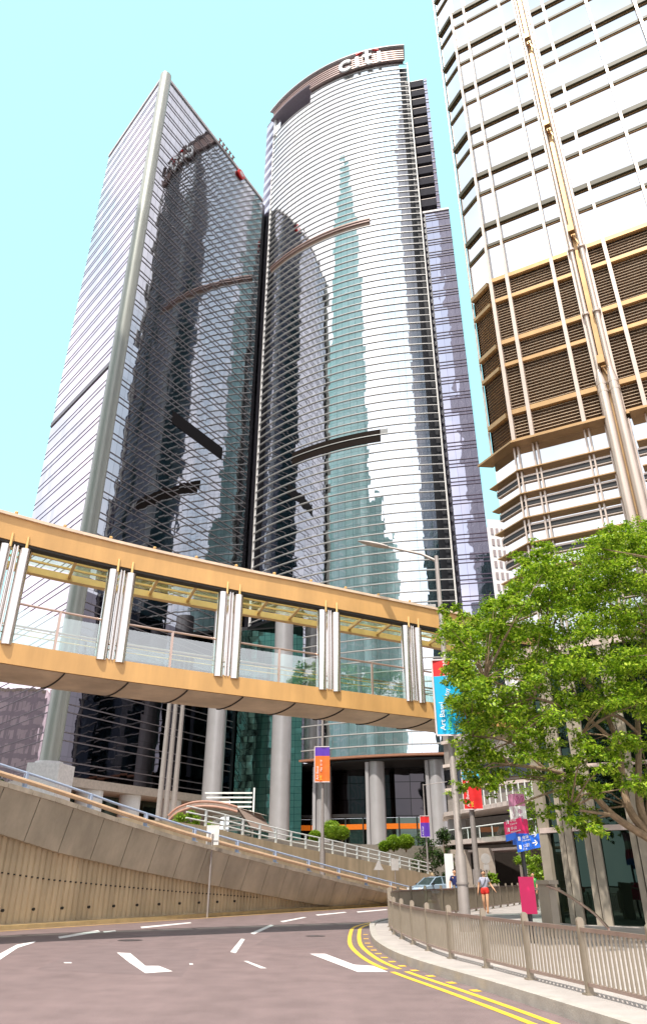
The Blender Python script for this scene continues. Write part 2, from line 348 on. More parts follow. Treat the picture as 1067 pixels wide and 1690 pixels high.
# ================================================================= FLYOVER RAMP ON THE LEFT
vi = thing('flyover_ramp', 'long concrete flyover ramp descending beside the road with ribbed wall and blue railing', 'ramp', (WA[0], WA[1], 0))
def zr(px, py, off):
    a = wpt(0, off); b = wpt(10, off); p = atpl(px, py, a, b); s = (p[0] - a[0]) * wd.x + (p[1] - a[1]) * wd.y; return s, p[2]
TOPP = [zr(x, y, .75) for x, y in ((0,1288),(100,1318),(200,1352),(300,1383),(400,1410),(470,1428),(560,1451),(640,1470))]
BOTP = [zr(x, y, .25) for x, y in ((0,1376),(100,1408),(200,1431),(300,1452),(400,1470),(500,1489),(560,1498))]
def itp(tab, s):
    if s <= tab[0][0]: a, b = tab[0], tab[1]
    elif s >= tab[-1][0]: a, b = tab[-2], tab[-1]
    else:
        for i in range(len(tab) - 1):
            if tab[i][0] <= s <= tab[i + 1][0]: a, b = tab[i], tab[i + 1]; break
    return a[1] + (b[1] - a[1]) * (s - a[0]) / (b[0] - a[0])
S0, S1 = -20, 30
# ribbed wall
mb = MB(); s = S0; prof = []
while s < 26:
    prof += [(s, 0), (s + .13, 0), (s + .155, -.075), (s + .225, -.075)]; s += .25
for i in range(len(prof) - 1):
    (sa, oa), (sb, ob) = prof[i], prof[i + 1]; za = max(.02, itp(BOTP, sa) + .12); zb = max(.02, itp(BOTP, sb) + .12)
    mb.quad((*wpt(sa, oa), 0), (*wpt(sb, ob), 0), (*wpt(sb, ob), zb), (*wpt(sa, oa), za))
mb.build('ribbed_wall', M_['ochre'], vi)
mb = MB()
for i in range(36):
    s = S0 + i * 1.25; z = .55
    if itp(BOTP, s) > .9: mb.tube([(*wpt(s, -.06), z), (*wpt(s, .012), z)], .05, 8)
for i in range(150):
    s = S0 + i * .25 + .19; z = itp(BOTP, s) * .52 + .25
    if itp(BOTP, s) > .8: mb.box((*wpt(s, .004), z), (.07, .03, .05), math.atan2(wd.y, wd.x))
struct(mb.build('weep_holes', M_['joint'], vi), 'stuff')
mb = MB(); ribbon(mb, [wpt(S0, .06), wpt(26, .06)], -.06, .06, 0, .16); mb.build('wall_plinth', M_['ochre'], vi)
# fascia panels, each its own
s = S0
while s < 28:
    e = s + 1.55; mb = MB(); g = .02
    zb0, zb1 = max(.0, itp(BOTP, s + g)), max(.0, itp(BOTP, e - g)); zt0, zt1 = itp(TOPP, s + g), itp(TOPP, e - g)
    if zt1 - zb1 > .2:
        P = [(*wpt(s + g, .25), zb0), (*wpt(e - g, .25), zb1), (*wpt(e - g, .75), zt1 - .16), (*wpt(s + g, .75), zt0 - .16)]
        Q = [(*wpt(s + g, -.1), zb0 + .02), (*wpt(e - g, -.1), zb1 + .02), (*wpt(e - g, .45), zt1 - .16), (*wpt(s + g, .45), zt0 - .16)]
        mb.quad(*P); mb.quad(Q[1], Q[0], Q[3], Q[2]); mb.quad(P[0], Q[0], Q[1], P[1]); mb.quad(P[3], P[2], Q[2], Q[3]); mb.quad(P[1], Q[1], Q[2], P[2]); mb.quad(Q[0], P[0], P[3], Q[3])
        mb.build('fascia_panel', M_['concrete'], vi)
    s = e
mb = MB()
for i in range(25):
    a, b = S0 + 2 * i, S0 + 2 * i + 2
    mb.quad((*wpt(a, .71), itp(TOPP, a) - .22), (*wpt(b, .71), itp(TOPP, b) - .22), (*wpt(b, -.1), itp(BOTP, b) + .04), (*wpt(a, -.1), itp(BOTP, a) + .04))
for i in range(25):
    a, b = S0 + 2 * i, S0 + 2 * i + 2
    mb.quad((*wpt(b, .1), itp(BOTP, b) + .1), (*wpt(a, .1), itp(BOTP, a) + .1), (*wpt(a, -.2), itp(BOTP, a) + .1), (*wpt(b, -.2), itp(BOTP, b) + .1))
mb.build('joint_backing', M_['joint'], vi)
mb = MB()
for i in range(48):
    a, b = S0 + i * 1.04, S0 + i * 1.04 + 1.02
    pa, pb = (*wpt(a, .64), itp(TOPP, a) - .08), (*wpt(b, .64), itp(TOPP, b) - .08); mb.bar(pa, pb, .34, .16)
mb.build('parapet_cap', M_['cap'], vi)
mb = MB()
for i in range(10):
    a, b = S0 + 5 * i, S0 + 5 * i + 5
    mb.quad((*wpt(a, .5), itp(TOPP, a) - .7), (*wpt(b, .5), itp(TOPP, b) - .7), (*wpt(b, -6.8), itp(TOPP, b) - .7), (*wpt(a, -6.8), itp(TOPP, a) - .7))
mb.build('deck', M_['asphalt'], vi)
# rails and blue posts
RT = [zr(x, y, .6) for x, y in ((0,1224+40),(120,1300),(210,1329),(290,1357),(416,1396),(560,1434),(640,1453))]
for dz, rr, nm, mm in ((0, .045, 'top_rail', 'bluepost'), (-.30, .085, 'lower_rail', 'tanrail')):
    mb = MB(); mb.tube([(*wpt(s, .6 if dz == 0 else .66), max(itp(TOPP, s) + .12, itp(TOPP, s) + (.52 if dz == 0 else .24))) for s in range(S0, S1 + 1, 2)], rr, 8); mb.build(nm, M_[mm], vi, smooth=True)
for i in range(16):
    s = S0 + 1.2 + i * 3.05; z = itp(TOPP, s)
    if s > 29: break
    mb = MB(); mb.box((*wpt(s, .6), z + .26), (.09, .16, .56), math.atan2(wd.y, wd.x)); mb.box((*wpt(s, .6), z + .02), (.22, .26, .05), math.atan2(wd.y, wd.x)); mb.build('rail_post', M_['bluepost'], vi)

# ================================================================= SECOND PARAPET WITH WHITE RAILING
PA, PB = (-13, 41.2), (10.2, 78.0)
pd = Vector((PB[0] - PA[0], PB[1] - PA[1])).normalized(); pn = Vector((pd.y, -pd.x)); PLn = math.dist(PA, PB)
def ppt(s, o=0): return (PA[0] + pd.x * s + pn.x * o, PA[1] + pd.y * s + pn.y * o)
PT = []
for x, y in ((345,1365),(380,1374),(460,1393),(560,1412),(650,1431),(711,1444)):
    p = atpl(x, y, PA, PB); PT.append(((p[0] - PA[0]) * pd.x + (p[1] - PA[1]) * pd.y, p[2]))
PS0 = PT[0][0] - 2.2
PT = [(-5, PT[0][1] + .12), (PS0, PT[0][1] + .12)] + PT
pw = thing('parapet_wall', 'stained ochre parapet wall with white railing between flyover and plaza', 'wall', (*PA, 0))
mb = MB()
for i in range(22):
    a, b = i * 2, min(i * 2 + 2, PLn)
    if a >= PLn: break
    mb.prism([ppt(a, .15), ppt(b, .15), ppt(b, -.15), ppt(a, -.15)], 0, lambda p: itp(PT, (p[0] - PA[0]) * pd.x + (p[1] - PA[1]) * pd.y))
mb.build('wall', M_['ochre'], pw)
mb = MB(); mb.prism([ppt(PLn, .2), ppt(PLn + 2.5, .2), ppt(PLn + 2.5, -.2), ppt(PLn, -.2)], 0, lambda p: 1.9 if (p[0] - PA[0]) * pd.x + (p[1] - PA[1]) * pd.y < PLn + 1 else .5)
mb.build('end_wall', M_['ochre'], pw)
for dz in (.95, .62, .3):
    mb = MB(); mb.tube([(*ppt(s), itp(PT, s) + dz) for s in [PS0 + (PLn - PS0) * k / 12 for k in range(13)]], .045, 6); mb.build('rail', M_['whiterail'], pw)
for k in range(23):
    s = 1 + k * 1.9
    if PS0 < s < PLn: mb = MB(); mb.box((*ppt(s), itp(PT, s) + .48), (.16, .10, .96), math.atan2(pd.y, pd.x)); mb.build('rail_post', M_['whiterail'], pw)

# plaza podium (raised ground)
mb = MB(); mb.prism([(-70, 60), (-16, 60), (-6, 72), (4, 86), (13, 92), (40, 100), (60, 190), (-90, 190)], -.1, 4.6)
struct(mb.build('plaza', mat('plaza_stone', (.30, .26, .22), .7)))

# ================================================================= TOWER A
A0 = (-36.82, 102.14); AB = (-16.71, 137.93); AL = (-55.46, 124.0); ZA = 165.5; ZB = 13.6
ta = thing('office_tower', 'dark mirrored glass office tower with round corner column, left of the curved tower', 'tower', (A0[0], A0[1], 0))
dr = Vector((AB[0] - A0[0], AB[1] - A0[1])).normalized(); dl = Vector((AL[0] - A0[0], AL[1] - A0[1])).normalized()
def ar(t, o=0): return (A0[0] + dr.x * t + dr.y * o, A0[1] + dr.y * t - dr.x * o)
def al(t, o=0): return (A0[0] + dl.x * t + dl.y * o, A0[1] + dl.y * t - dl.x * o)
LR = math.dist(A0, AB); LL = math.dist(A0, AL)
nl = Vector((-dl.y, dl.x));
if nl.dot(Vector(A0)) > 0: nl = -nl
def al(t, o=0): return (A0[0] + dl.x * t + nl.x * o, A0[1] + dl.y * t + nl.y * o)
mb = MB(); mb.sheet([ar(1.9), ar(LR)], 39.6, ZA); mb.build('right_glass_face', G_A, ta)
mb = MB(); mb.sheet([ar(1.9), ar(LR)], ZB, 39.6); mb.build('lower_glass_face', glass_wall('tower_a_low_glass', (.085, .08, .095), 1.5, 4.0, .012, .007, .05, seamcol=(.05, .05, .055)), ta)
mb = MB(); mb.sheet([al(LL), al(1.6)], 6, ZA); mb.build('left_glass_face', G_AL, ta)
back = [(-62, 165), (-22, 170)]
mb = MB(); mb.prism([al(LL, -.3), al(1.6, -.3), ar(1.9, -.3), ar(LR, -.3), (-16.2, 139.6), (-24, 160), (-58, 155)], ZB, ZA - .4); mb.build('tower_core', mat('tower_core', (.03, .028, .035), .25, var=.1), ta)
mb = MB(); mb.prism([al(LL, .25), al(1.6, .25), ar(1.6, .25), ar(LR, .25), (-24, 160), (-58, 155)], ZB - 1.2, ZB - .05); mb.build('soffit', mat('soffit_beige', (.50, .42, .36), .5), ta)
mb = MB(); mb.tube([(-36.28, 101.71, 14.75), (-36.28, 101.71, 163.9)], 1.27, 28); mb.build('corner_column', mat('corner_cladding', (.37, .37, .33), .4, .25, var=.04, scale=.3), ta, smooth=True)
mb = MB(); mb.tube([(-36.28, 101.71, z) for z in (14.6, 14.9)], 1.8, 28); mb.prism([(-38.4, 99.8), (-34.2, 99.8), (-33.5, 104), (-38.4, 104)], 4, 14.6); mb.build('column_pedestal', mat('pedestal_white', (.74, .70, .70), .6), ta)
mb = MB(); mb.prism([al(.9, .3), al(1.9, .3), al(1.9, -.4), al(.9, -.4)], ZB, ZA - .5); mb.prism([ar(1.0, .3), ar(1.7, .3), ar(1.7, -.4), ar(1.0, -.4)], ZB, ZA - .5); mb.build('shadow_gap', M_['dark'], ta)
zs = ZB + .2; k = 0; mr_, ml_ = MB(), MB()
mbr = MB(); mbl = MB()
z = ZB + .6
while z < ZA:
    for dz in (0, 1.08):
        mbr.prism([ar(1.75, .09), ar(LR, .09), ar(LR, .02), ar(1.75, .02)], z + dz, z + dz + .15)
        mbl.prism([al(1.5, .06), al(LL, .06), al(LL, .02), al(1.5, .02)], z + dz, z + dz + .13)
    z += 3.76
mbr.build('right_face_fins', M_['trimA'], ta); mbl.build('left_face_fins', mat('trim_rose', (.17, .13, .15), .5, .3), ta)
mb = MB(); zbn = atpl(85, 705, A0, AL)[2]; mb.prism([al(1.5, .2), al(LL, .2), al(LL, .02), al(1.5, .02)], zbn, zbn + 1.0); mb.build('left_face_band', M_['trimA'], ta)
p0 = atpl(285, 682, A0, AB); p1 = atpl(366, 750, A0, AB); t0 = math.dist(p0[:2], A0); t1 = math.dist(p1[:2], A0)
mb = MB(); mb.prism([ar(t0, .12), ar(t1, .12), ar(t1, .02), ar(t0, .02)], p0[2] - 2.2, p0[2] + .6); mb.build('louvre_band', mat('band_dark', (.012, .010, .012), .8, spec=.1), ta)
mb = MB(); mb.prism([al(LL, .2), al(1.2, .2), ar(1.2, .2), ar(LR, .2), ar(LR, -.8), ar(2.2, -.8), al(2, -.8), al(LL, -.8)], ZA - .35, ZA + .5); mb.build('roof_coping', mat('coping_pale', (.60, .55, .56), .5), ta)
for px in (165, 232, 300):
    r_ = ratio(px, 1310); t = (r_ * A0[1] - A0[0]) / (dr.x - r_ * dr.y); c = ar(t, -2.0); mb = MB(); mb.tube([(*c, 4), (*c, ZB - 1.2)], 1.9 if px < 200 else 1.6, 24); mb.build('stub_column', M_['white'], ta, smooth=True)
mb = MB(); mb.sheet([ar(4, -6), ar(LR, -6)], 4.5, ZB - 1.2); mb.build('ground_floor_glass', G_LOB, ta)
mb = MB(); mb.prism([ar(6, -5.8), ar(LR, -5.8), ar(LR, -5.95), ar(6, -5.95)], 8.6, 9.4); mb.build('lit_ceiling_band', mat('lit_orange', (.5, .15, .02), .5, emit=(1, .22, .015), es=.35), ta)
# roof sign on tower A
mb = MB()
for i in range(5):
    t = 20.7 + i * 1.4; c = ar(t, .4)
    mb.box((*c, 166.4), (.45, .25, 1.5), math.atan2(dr.y, dr.x)); mb.box((*ar(t + .5, .45), 166.8), (.4, .25, .35), math.atan2(dr.y, dr.x))
mb.build('roof_lettering', mat('sign_plum', (.20, .12, .12), .5), ta)
c = ar(30.3, .5); mb = MB(); mb.tube([(*ar(30.3, .15), 164.1), (*ar(30.3, .6), 164.1)], 1.35, 24); mb.build('roof_roundel', M_['red'], ta)
mb = MB(); mb.lathe((0, 0, 0), [(.95, 0), (.95, .1)], 20); mb.v = []; mb.f = []
mb.tube([(*ar(30.3, .61), 164.1), (*ar(30.3, .7), 164.1)], .75, 24); mb.tube([(*ar(30.3, .71), 164.1), (*ar(30.3, .74), 164.1)], .35, 24); mb.build('roundel_centre', mat('roundel_pale', (.7, .5, .5), .5), ta)

# ================================================================= CURVED TOWER
CC = (24.8, 170.2); CR = 50.2
def ca(th, o=0): a = R(th); return (CC[0] + (CR + o) * math.sin(a), CC[1] - (CR + o) * math.cos(a))
TL, TE, TR, TU = -51.7, -4.6, -2.05, -34.6
def arc(t0, t1, o=0, n=None):
    n = n or max(2, int(abs(t1 - t0) * 1.4)); return [ca(t0 + (t1 - t0) * i / n, o) for i in range(n + 1)]
cb = thing('office_tower', 'tall curved mirror glass office tower with white letters on its crown', 'tower', (5, 125, 0))
mb = MB(); mb.sheet(arc(TL, TE), 45, 194.6); mb.sheet(arc(-47.9, TE) if False else arc(TL, -48.2), 194.6, 199.5); mb.sheet(arc(TU, TE), 194.6 + 0, 199.5); mb.sheet(arc(TU, TE), 18.7, 45)
mb.build('curved_glass_face', G_CITI, cb, smooth=True)
mb = MB(); mb.prism(arc(TL, TE, -.35) + [(23, 122.6), (30, 150), (0, 178), (-15, 150)], 45, 194.4); mb.prism(arc(TU, TE, -.35) + [(23, 122.6), (28, 150), (5, 150)], 19, 44.9)
mb.build('tower_core', M_['dark'], cb)
mb = MB(); mb.sheet(arc(-48.2, TU, -3.2), 194.5, 203); mb.quad((*ca(TU), 194.6), (*ca(TU, -3.2), 194.6), (*ca(TU, -3.2), 201), (*ca(TU), 201)); mb.build('crown_recess', mat('recess_lilac', (.34, .29, .34), .6), cb)
# crown louvres
for i in range(6):
    mb = MB(); z = 199.7 + i * .95; n_ = 40; ps = arc(-51.3, -3.0, .9, n_); pi_ = arc(-51.3, -3.0, .1, n_)
    if i < 2: ps, pi_ = arc(TU + .3, -3.0, .9, n_), arc(TU + .3, -3.0, .1, n_)
    if i >= 2: z += .0
    mb.prism(ps + pi_[::-1], z, z + .45); mb.build('crown_louvre', M_['louv'], cb)
mb = MB(); mb.prism(arc(-51.0, -3.2, .0) + arc(-51.0, -3.2, -.4)[::-1], 201.3, 205.0); mb.prism(arc(TU + .3, -3.2, 0) + arc(TU + .3, -3.2, -.4)[::-1], 199.4, 201.3); mb.build('crown_wall', mat('crown_backing', (.15, .10, .095), .6), cb)
mb = MB(); mb.prism(arc(-52.5, -2.6, 1.5) + [(23, 123), (-12, 141)], 205.2, 205.5); mb.build('roof_edge', mat('coping_pale', (.6, .55, .56)), cb)
mb = MB(); mb.prism(arc(-52.2, TU + .6, 1.3) + arc(-52.2, TU + .6, -3.6)[::-1], 201.1, 201.3); mb.build('crown_soffit', mat('recess_lilac', (.2, .16, .2)), cb)
mb = MB(); mb.prism(arc(TL, -50.6, .35, 2) + arc(TL, -50.6, -.5, 2)[::-1], 194, 201.1); mb.build('crown_pillar', M_['finw'], cb)
# sunshade fins, one per level
z = 20.1; nf = 0
bands = [(77.7, 80.4), (138.0, 140.4)]
while z < 198.6:
    low = z < 45.5
    mb = MB(); a, b = (TU, TR) if low else (TL, TR); n_ = int((b - a) * 1.3)
    if z > 194.6 and z < 199: a = TU; n_ = int((b - a) * 1.3)
    h = .155
    ps, pi_ = arc(a, b, .20, n_), arc(a, b, .03, n_)
    if 18.9 < z < 194: pass
    mb.prism(ps + pi_[::-1], z, z + h); mb.build('sunshade_fin', M_['finw'], cb); z += 1.96; nf += 1
mb = MB(); mb.prism(arc(TL - .12, TL, .24, 1) + arc(TL - .12, TL, -.2, 1)[::-1], 44.8, 200.5); mb.prism(arc(TR - .16, TR + .16, .35, 1) + arc(TR - .16, TR + .16, -.2, 1)[::-1], 18.5, 199); mb.build('edge_mullions', mat('edge_white', (.78, .74, .72), .4), cb)
mb = MB(); mb.prism(arc(TE + .02, TR, -1.9, 3) + [(23.2, 125), (20, 125)], 18.5, 200); mb.build('service_slot', mat('slot_dark', (.035, .035, .04), .3), cb)
# louvre bands
def thof(px, py):
    r_ = ratio(px, py); a = r_ * r_ + 1; b = -2 * (CC[0] * r_ + CC[1]); c = CC[0] ** 2 + CC[1] ** 2 - CR ** 2; y = (-b - math.sqrt(b * b - 4 * a * c)) / (2 * a)
    return math.degrees(math.atan2(r_ * y - CC[0], CC[1] - y))
mb = MB(); a, b = thof(482, 762), thof(628, 728); mb.prism(arc(a, b, .10) + arc(a, b, .02)[::-1], 77.4, 80.2); mb.build('louvre_band', mat('band_brown', (.016, .010, .008), .8, spec=.1), cb)
mb = MB(); a, b = thof(628, 728), thof(640, 724); mb.prism(arc(a, b, .10) + arc(a, b, .02)[::-1], 78.9, 80.2); mb.build('grey_panel', mat('panel_grey', (.3, .3, .3), .5), cb)
mb = MB(); a, b = thof(447, 455), thof(610, 370); mb.prism(arc(a, b, .10) + arc(a, b, .02)[::-1], 138.2, 140.6)
mb.build('louvre_band', mat('band_rose', (.50, .33, .25), .5), cb)
mb = MB(); mb.prism(arc(a, b, .5) + arc(a, b, .03)[::-1], 138.9, 139.15); mb.prism(arc(a, b, .5) + arc(a, b, .03)[::-1], 139.7, 139.95); mb.build('band_slats', M_['louv'], cb)
# undercut soffits
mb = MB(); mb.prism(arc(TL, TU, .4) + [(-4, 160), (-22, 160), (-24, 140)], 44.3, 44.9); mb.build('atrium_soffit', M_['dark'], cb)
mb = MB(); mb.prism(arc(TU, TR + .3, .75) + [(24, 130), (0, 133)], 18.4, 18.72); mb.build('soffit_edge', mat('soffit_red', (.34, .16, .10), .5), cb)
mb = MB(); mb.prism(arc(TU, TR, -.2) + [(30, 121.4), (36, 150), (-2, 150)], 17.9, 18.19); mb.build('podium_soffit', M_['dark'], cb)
e0 = ca(TU); mb = MB(); mb.sheet([(e0[0] + 6, 160), (e0[0] + .1, e0[1] + .2)], 4.6, 44.3); mb.build('side_glass', G_A, cb)
mb = MB(); mb.sheet([(-16.5, 139.2), (-3, 136)], 4.6, 44.2); mb.build('atrium_glass', G_TEAL, cb)
for px, Y in ((353, 126.5), (463, 125.5)):
    r_ = ratio(px, 1260); mb = MB(); mb.tube([(r_ * Y, Y, 4), (r_ * Y, Y, 44.3)], 1.62, 28); mb.build('giant_column', M_['clad'], cb, smooth=True)
for px, Y in ((533, 130.5), (621, 124.8), (721, 122.6)):
    r_ = ratio(px, 1320); mb = MB(); mb.tube([(r_ * Y, Y, 4), (r_ * Y, Y, 17.9)], 1.42 if px > 600 else 1.35, 28); mb.box((r_ * Y - 1.5, Y - .9, 11), (.5, .5, 13.6)); mb.build('giant_column', M_['clad'], cb, smooth=True)
LBY = [(-9, 142), (0, 136), (12, 132), (30, 130)]
mb = MB(); mb.sheet(LBY, 4.6, 10.2); mb.build('lobby_glass', G_LOB, cb)
mb = MB(); mb.sheet([(p[0], p[1] - .4) for p in LBY], 10.2, 18.0); mb.build('lobby_dark_panels', glass_wall('lobby_panel', (.06, .055, .06), 2.6, 2.6, .02, .01, .12, seamcol=(.02, .02, .02)), cb)
mb = MB()
for i in range(14):
    t = i / 13; q = (-8 + 38 * t, 0); y = 142 - 6 * (q[0] + 9) / 9 if q[0] < 0 else (136 - 4 * q[0] / 12 if q[0] < 12 else 132 - 2 * (q[0] - 12) / 18)
    mb.box((q[0], y - .5, 7.4), (.22, .3, 5.8))
mb.build('lobby_mullions', mat('mullion_green', (.10, .12, .11), .4, .3), cb)
mb = MB()
for a, b in zip(LBY, LBY[1:]): mb.bar((a[0], a[1] - .25, 8.9), (b[0], b[1] - .25, 8.9), .1, .8)
mb.build('lit_ceiling_band', mat('lit_orange', (.7, .25, .03)), cb)
mb = MB(); mb.bar((-9, 140.8, 10.6), (0, 134.8, 10.6), .5, .5); mb.bar((0, 134.8, 10.6), (30, 129, 10.6), .5, .5); mb.build('lobby_beam', mat('beam_grey', (.14, .13, .13), .5), cb)
# small red sign behind glass
a, b = thof(704, 1005), thof(717, 1005); zz = 41.2; mb = MB(); mb.prism(arc(a - .2, b + .2, .3, 2) + arc(a - .2, b + .2, .03, 2)[::-1], zz - .9, zz + 1.9); mb.build('sign_panel', M_['signback'], cb)
mb = MB(); mb.prism(arc(a, b, .45, 2) + arc(a, b, .31, 2)[::-1], zz, zz + 1.1); mb.build('red_emblem', M_['red'], cb)
# letters on the crown : shapes in (degrees of arc, metres up)
DEG = math.radians(1) * CR
def arcshape(mb, pts, o0=1.0, o1=1.45):
    """pts closed polygon (u metres from theta0, z)"""
    k = len(mb.v); n = len(pts); A = sum(pts[i][0] * pts[(i + 1) % n][1] - pts[(i + 1) % n][0] * pts[i][1] for i in range(n))
    if A < 0: pts = pts[::-1]
    for o in (o1, o0):
        for u, z in pts: mb.v.append((*ca(-23.3 + u / DEG, o), z))
    mb.f.append(tuple(k + i for i in range(n))); mb.f.append(tuple(k + n + i for i in reversed(range(n))))
    for i in range(n):
        j = (i + 1) % n; mb.f.append((k + j, k + i, k + n + i, k + n + j))
def ring(cu, cz, r0, r1, a0, a1, n=14):
    o = [(cu + r1 * math.cos(R(a0 + (a1 - a0) * i / n)), cz + r1 * 1.15 * math.sin(R(a0 + (a1 - a0) * i / n))) for i in range(n + 1)]
    i_ = [(cu + r0 * math.cos(R(a0 + (a1 - a0) * i / n)), cz + r0 * 1.15 * math.sin(R(a0 + (a1 - a0) * i / n))) for i in range(n + 1)]
    return o, i_
mb = MB(); BZ = 199.3
def band(mb, o, i_, **kw):
    for k in range(len(o) - 1): arcshape(mb, [o[k], o[k + 1], i_[k + 1], i_[k]], **kw)
o, i_ = ring(1.9, BZ + 2.2, 1.15, 2.05, 40, 320); band(mb, o, i_)
arcshape(mb, [(4.7, BZ), (5.6, BZ), (5.6, BZ + 4.4), (4.7, BZ + 4.4)])
arcshape(mb, [(7.4, BZ + .9), (8.3, BZ + .9), (8.3, BZ + 5.6), (7.4, BZ + 5.6)]); arcshape(mb, [(6.7, BZ + 3.5), (9.1, BZ + 3.5), (9.1, BZ + 4.3), (6.7, BZ + 4.3)])
o, i_ = ring(8.5, BZ + 1.15, .25, 1.1, 180, 310, 8); band(mb, o, i_)
arcshape(mb, [(10.7, BZ), (11.6, BZ), (11.6, BZ + 4.4), (10.7, BZ + 4.4)])
mb.build('crown_lettering', mat('letter_white', (.85, .85, .85), .4), cb)
mb = MB(); o, i_ = ring(8.0, BZ - 2.6, 7.0, 7.32, 64, 116, 16); o = [(u, z + .6) for u, z in o]; i_ = [(u, z + .6) for u, z in i_]; band(mb, o, i_); mb.build('red_arc', M_['red'], cb)
# left and right wings
LW = (-17.3, 142.8)
mb = MB(); mb.sheet([LW, (-14.9, 139.4)], 162, 203.2); mb.build('left_wing', G_W, cb)
mb = MB(); mb.sheet([LW, (-14.9, 139.4)], 44.9, 161.9); mb.build('left_wing_lower', mat('tower_core', (.03, .03, .03)), cb)
mb = MB(); mb.prism([LW, (-14.9, 139.4), (-13, 141), (-12, 150), (-17, 150)], 203.2, 204.2); mb.prism([(-17.25, 143), (-14.8, 139.7), (-10, 150), (-17, 160)], 45, 203.1); mb.build('left_wing_core', mat('wing_core', (.12, .10, .14), .4), cb)
mb = MB(); z = 162.5
while z < 202:
    for d in (0, .7, 1.5): mb.bar((LW[0], LW[1], z + d), (-14.9, 139.3, z + d), .07, .14)
    z += 4
mb.build('left_wing_trim', mat('wing_trim', (.10, .07, .12), .5), cb)
W0 = (23.5, 122.4); W1 = (30.05, 121.0); wv = Vector((W1[0] - W0[0], W1[1] - W0[1])).normalized()
def wr(t, o=0): return (W0[0] + wv.x * t + wv.y * o, W0[1] + wv.y * t - wv.x * o)
WL = math.dist(W0, W1)
mb = MB(); mb.sheet([wr(.95), wr(WL)], 18.7, 142.3); mb.build('right_wing_glass', G_W, cb)
mb = MB(); mb.sheet([wr(WL), (31.2, 124.5)], 18.7, 142.3); mb.build('right_wing_side', glass_wall('wing_side_glass', (.75, .8, .9), 1.2, 1.3, .01, .01, .12, seamcol=(.2, .22, .3)), cb)
mb = MB(); mb.prism([wr(0, -.3), wr(WL, -.3), (31.1, 124.6), (36, 160), (24, 160)], 18.7, 142.2); mb.prism([wr(0, -1.8), wr(4.6, -1.8), wr(4.9, -2), (30, 160), (22, 160)], 142.2, 194.3); mb.build('right_wing_core', mat('wing_core', (.1, .1, .1)), cb)
mb = MB(); mb.prism([wr(-.3, .3), wr(WL, .3), wr(WL, -3), wr(-.3, -3)], 142.2, 142.8); mb.build('wing_coping', mat('coping_pale', (.6, .6, .6)), cb)
mb = MB(); z = 19.5
while z < 141.5:
    for d in (0, .75, 1.6): mb.prism([wr(.95, .14), wr(WL, .14), wr(WL, .02), wr(.95, .02)], z + d, z + d + .14)
    z += 4.0
mb.build('right_wing_trim', mat('wing_trim', (.1, .07, .12)), cb)
mb = MB(); mb.prism([wr(.82, .25), wr(1.0, .25), wr(1.0, -.1), wr(.82, -.1)], 18.7, 142.2)
z = 20
while z < 141: mb.bar((*wr(-.05, .1), z), (*wr(.9, .1), z + .75), .14, .5); z += 2.0
mb.build('service_ladder', mat('ladder_dark', (.03, .03, .05), .5), cb)
mb = MB(); mb.sheet([wr(4.0), wr(4.86)], 142.8, 194.6); mb.build('upper_wing_strip', G_W, cb)
mb = MB(); mb.prism([wr(4.0, -.05), wr(4.86, -.05), wr(4.86, -2), wr(4.0, -2)], 142.8, 194.5); z = 144
mb.build('upper_wing_pier', mat('wing_core', (.1, .1, .1)), cb)
mb = MB()
while z < 194:
    for d in (0, 1.3): mb.prism([wr(4.0, .12), wr(4.86, .12), wr(4.86, .01), wr(4.0, .01)], z + d, z + d + .2)
    z += 4
mb.build('upper_wing_trim', mat('wing_trim', (.1, .1, .1)), cb)
for i in range(13):
    z = 144.2 + i * 3.9; bal = MB(); bal.prism([wr(-.5, .5), wr(3.95, .5), wr(3.95, -1.7), wr(-.5, -1.7)], z, z + 2.3); bo = bal.build('balcony', mat('balcony_grey', (.05, .048, .06), .85, spec=.1), cb)
    ORG[bo.name] = ORG[cb.name]; cp_ = MB(); cp_.prism([wr(-.5, .56), wr(3.95, .56), wr(3.95, .3), wr(-.5, .3)], z + 2.32, z + 2.5); cp_.build('balcony_rail', mat('balcony_rail', (.5, .38, .33), .5), bo)

# ================================================================= RIGHT TOWER (steel framed)
K0 = (8.76, 28.1); kd = Vector((.8712, -.4909)); kn = Vector((-.4909, -.8712)); KL = (8.06, 29.55)
def kp(t, o=0): return (K0[0] + kd.x * t + kn.x * o, K0[1] + kd.y * t + kn.y * o)
cv = Vector((K0[0] - KL[0], K0[1] - KL[1])); CLn = cv.length; cv.normalize(); cn = Vector((cv.y, -cv.x))
if cn.x > 0: cn = -cn
def kc(t, o=0): return (KL[0] + cv.x * t + cn.x * o, KL[1] + cv.y * t + cn.y * o)
ck = thing('office_tower', 'steel framed tower at the right with silvery panes, twin pipes and louvred band', 'tower', (K0[0], K0[1], 0))
PT_ = 4.07; ZT = 28.54; ZC = 18.67; KW = 30; HT = 283
kback = [(kp(KW)[0] + .4909 * 40, kp(KW)[1] + .8712 * 40), (KL[0] + .4909 * 44, KL[1] + .8712 * 44)]
mb = MB(); mb.prism([kp(0, -.5), kp(KW, -.5), *kback, (KL[0] + .5, KL[1] + .5)], 11.0, HT); mb.build('tower_core', mat('ck_core', (.30, .30, .29), .4), ck)
bays = [0, .85, 3.1, 3.97, 4.75, 5.6, 7.9, 10.2, 12.5, 14.8, 17.1, 19.4, 21.7, 24, 26.3, KW]
zlv = [ZT + PT_ * i for i in range(0, 8)]; ZU = zlv[-1]
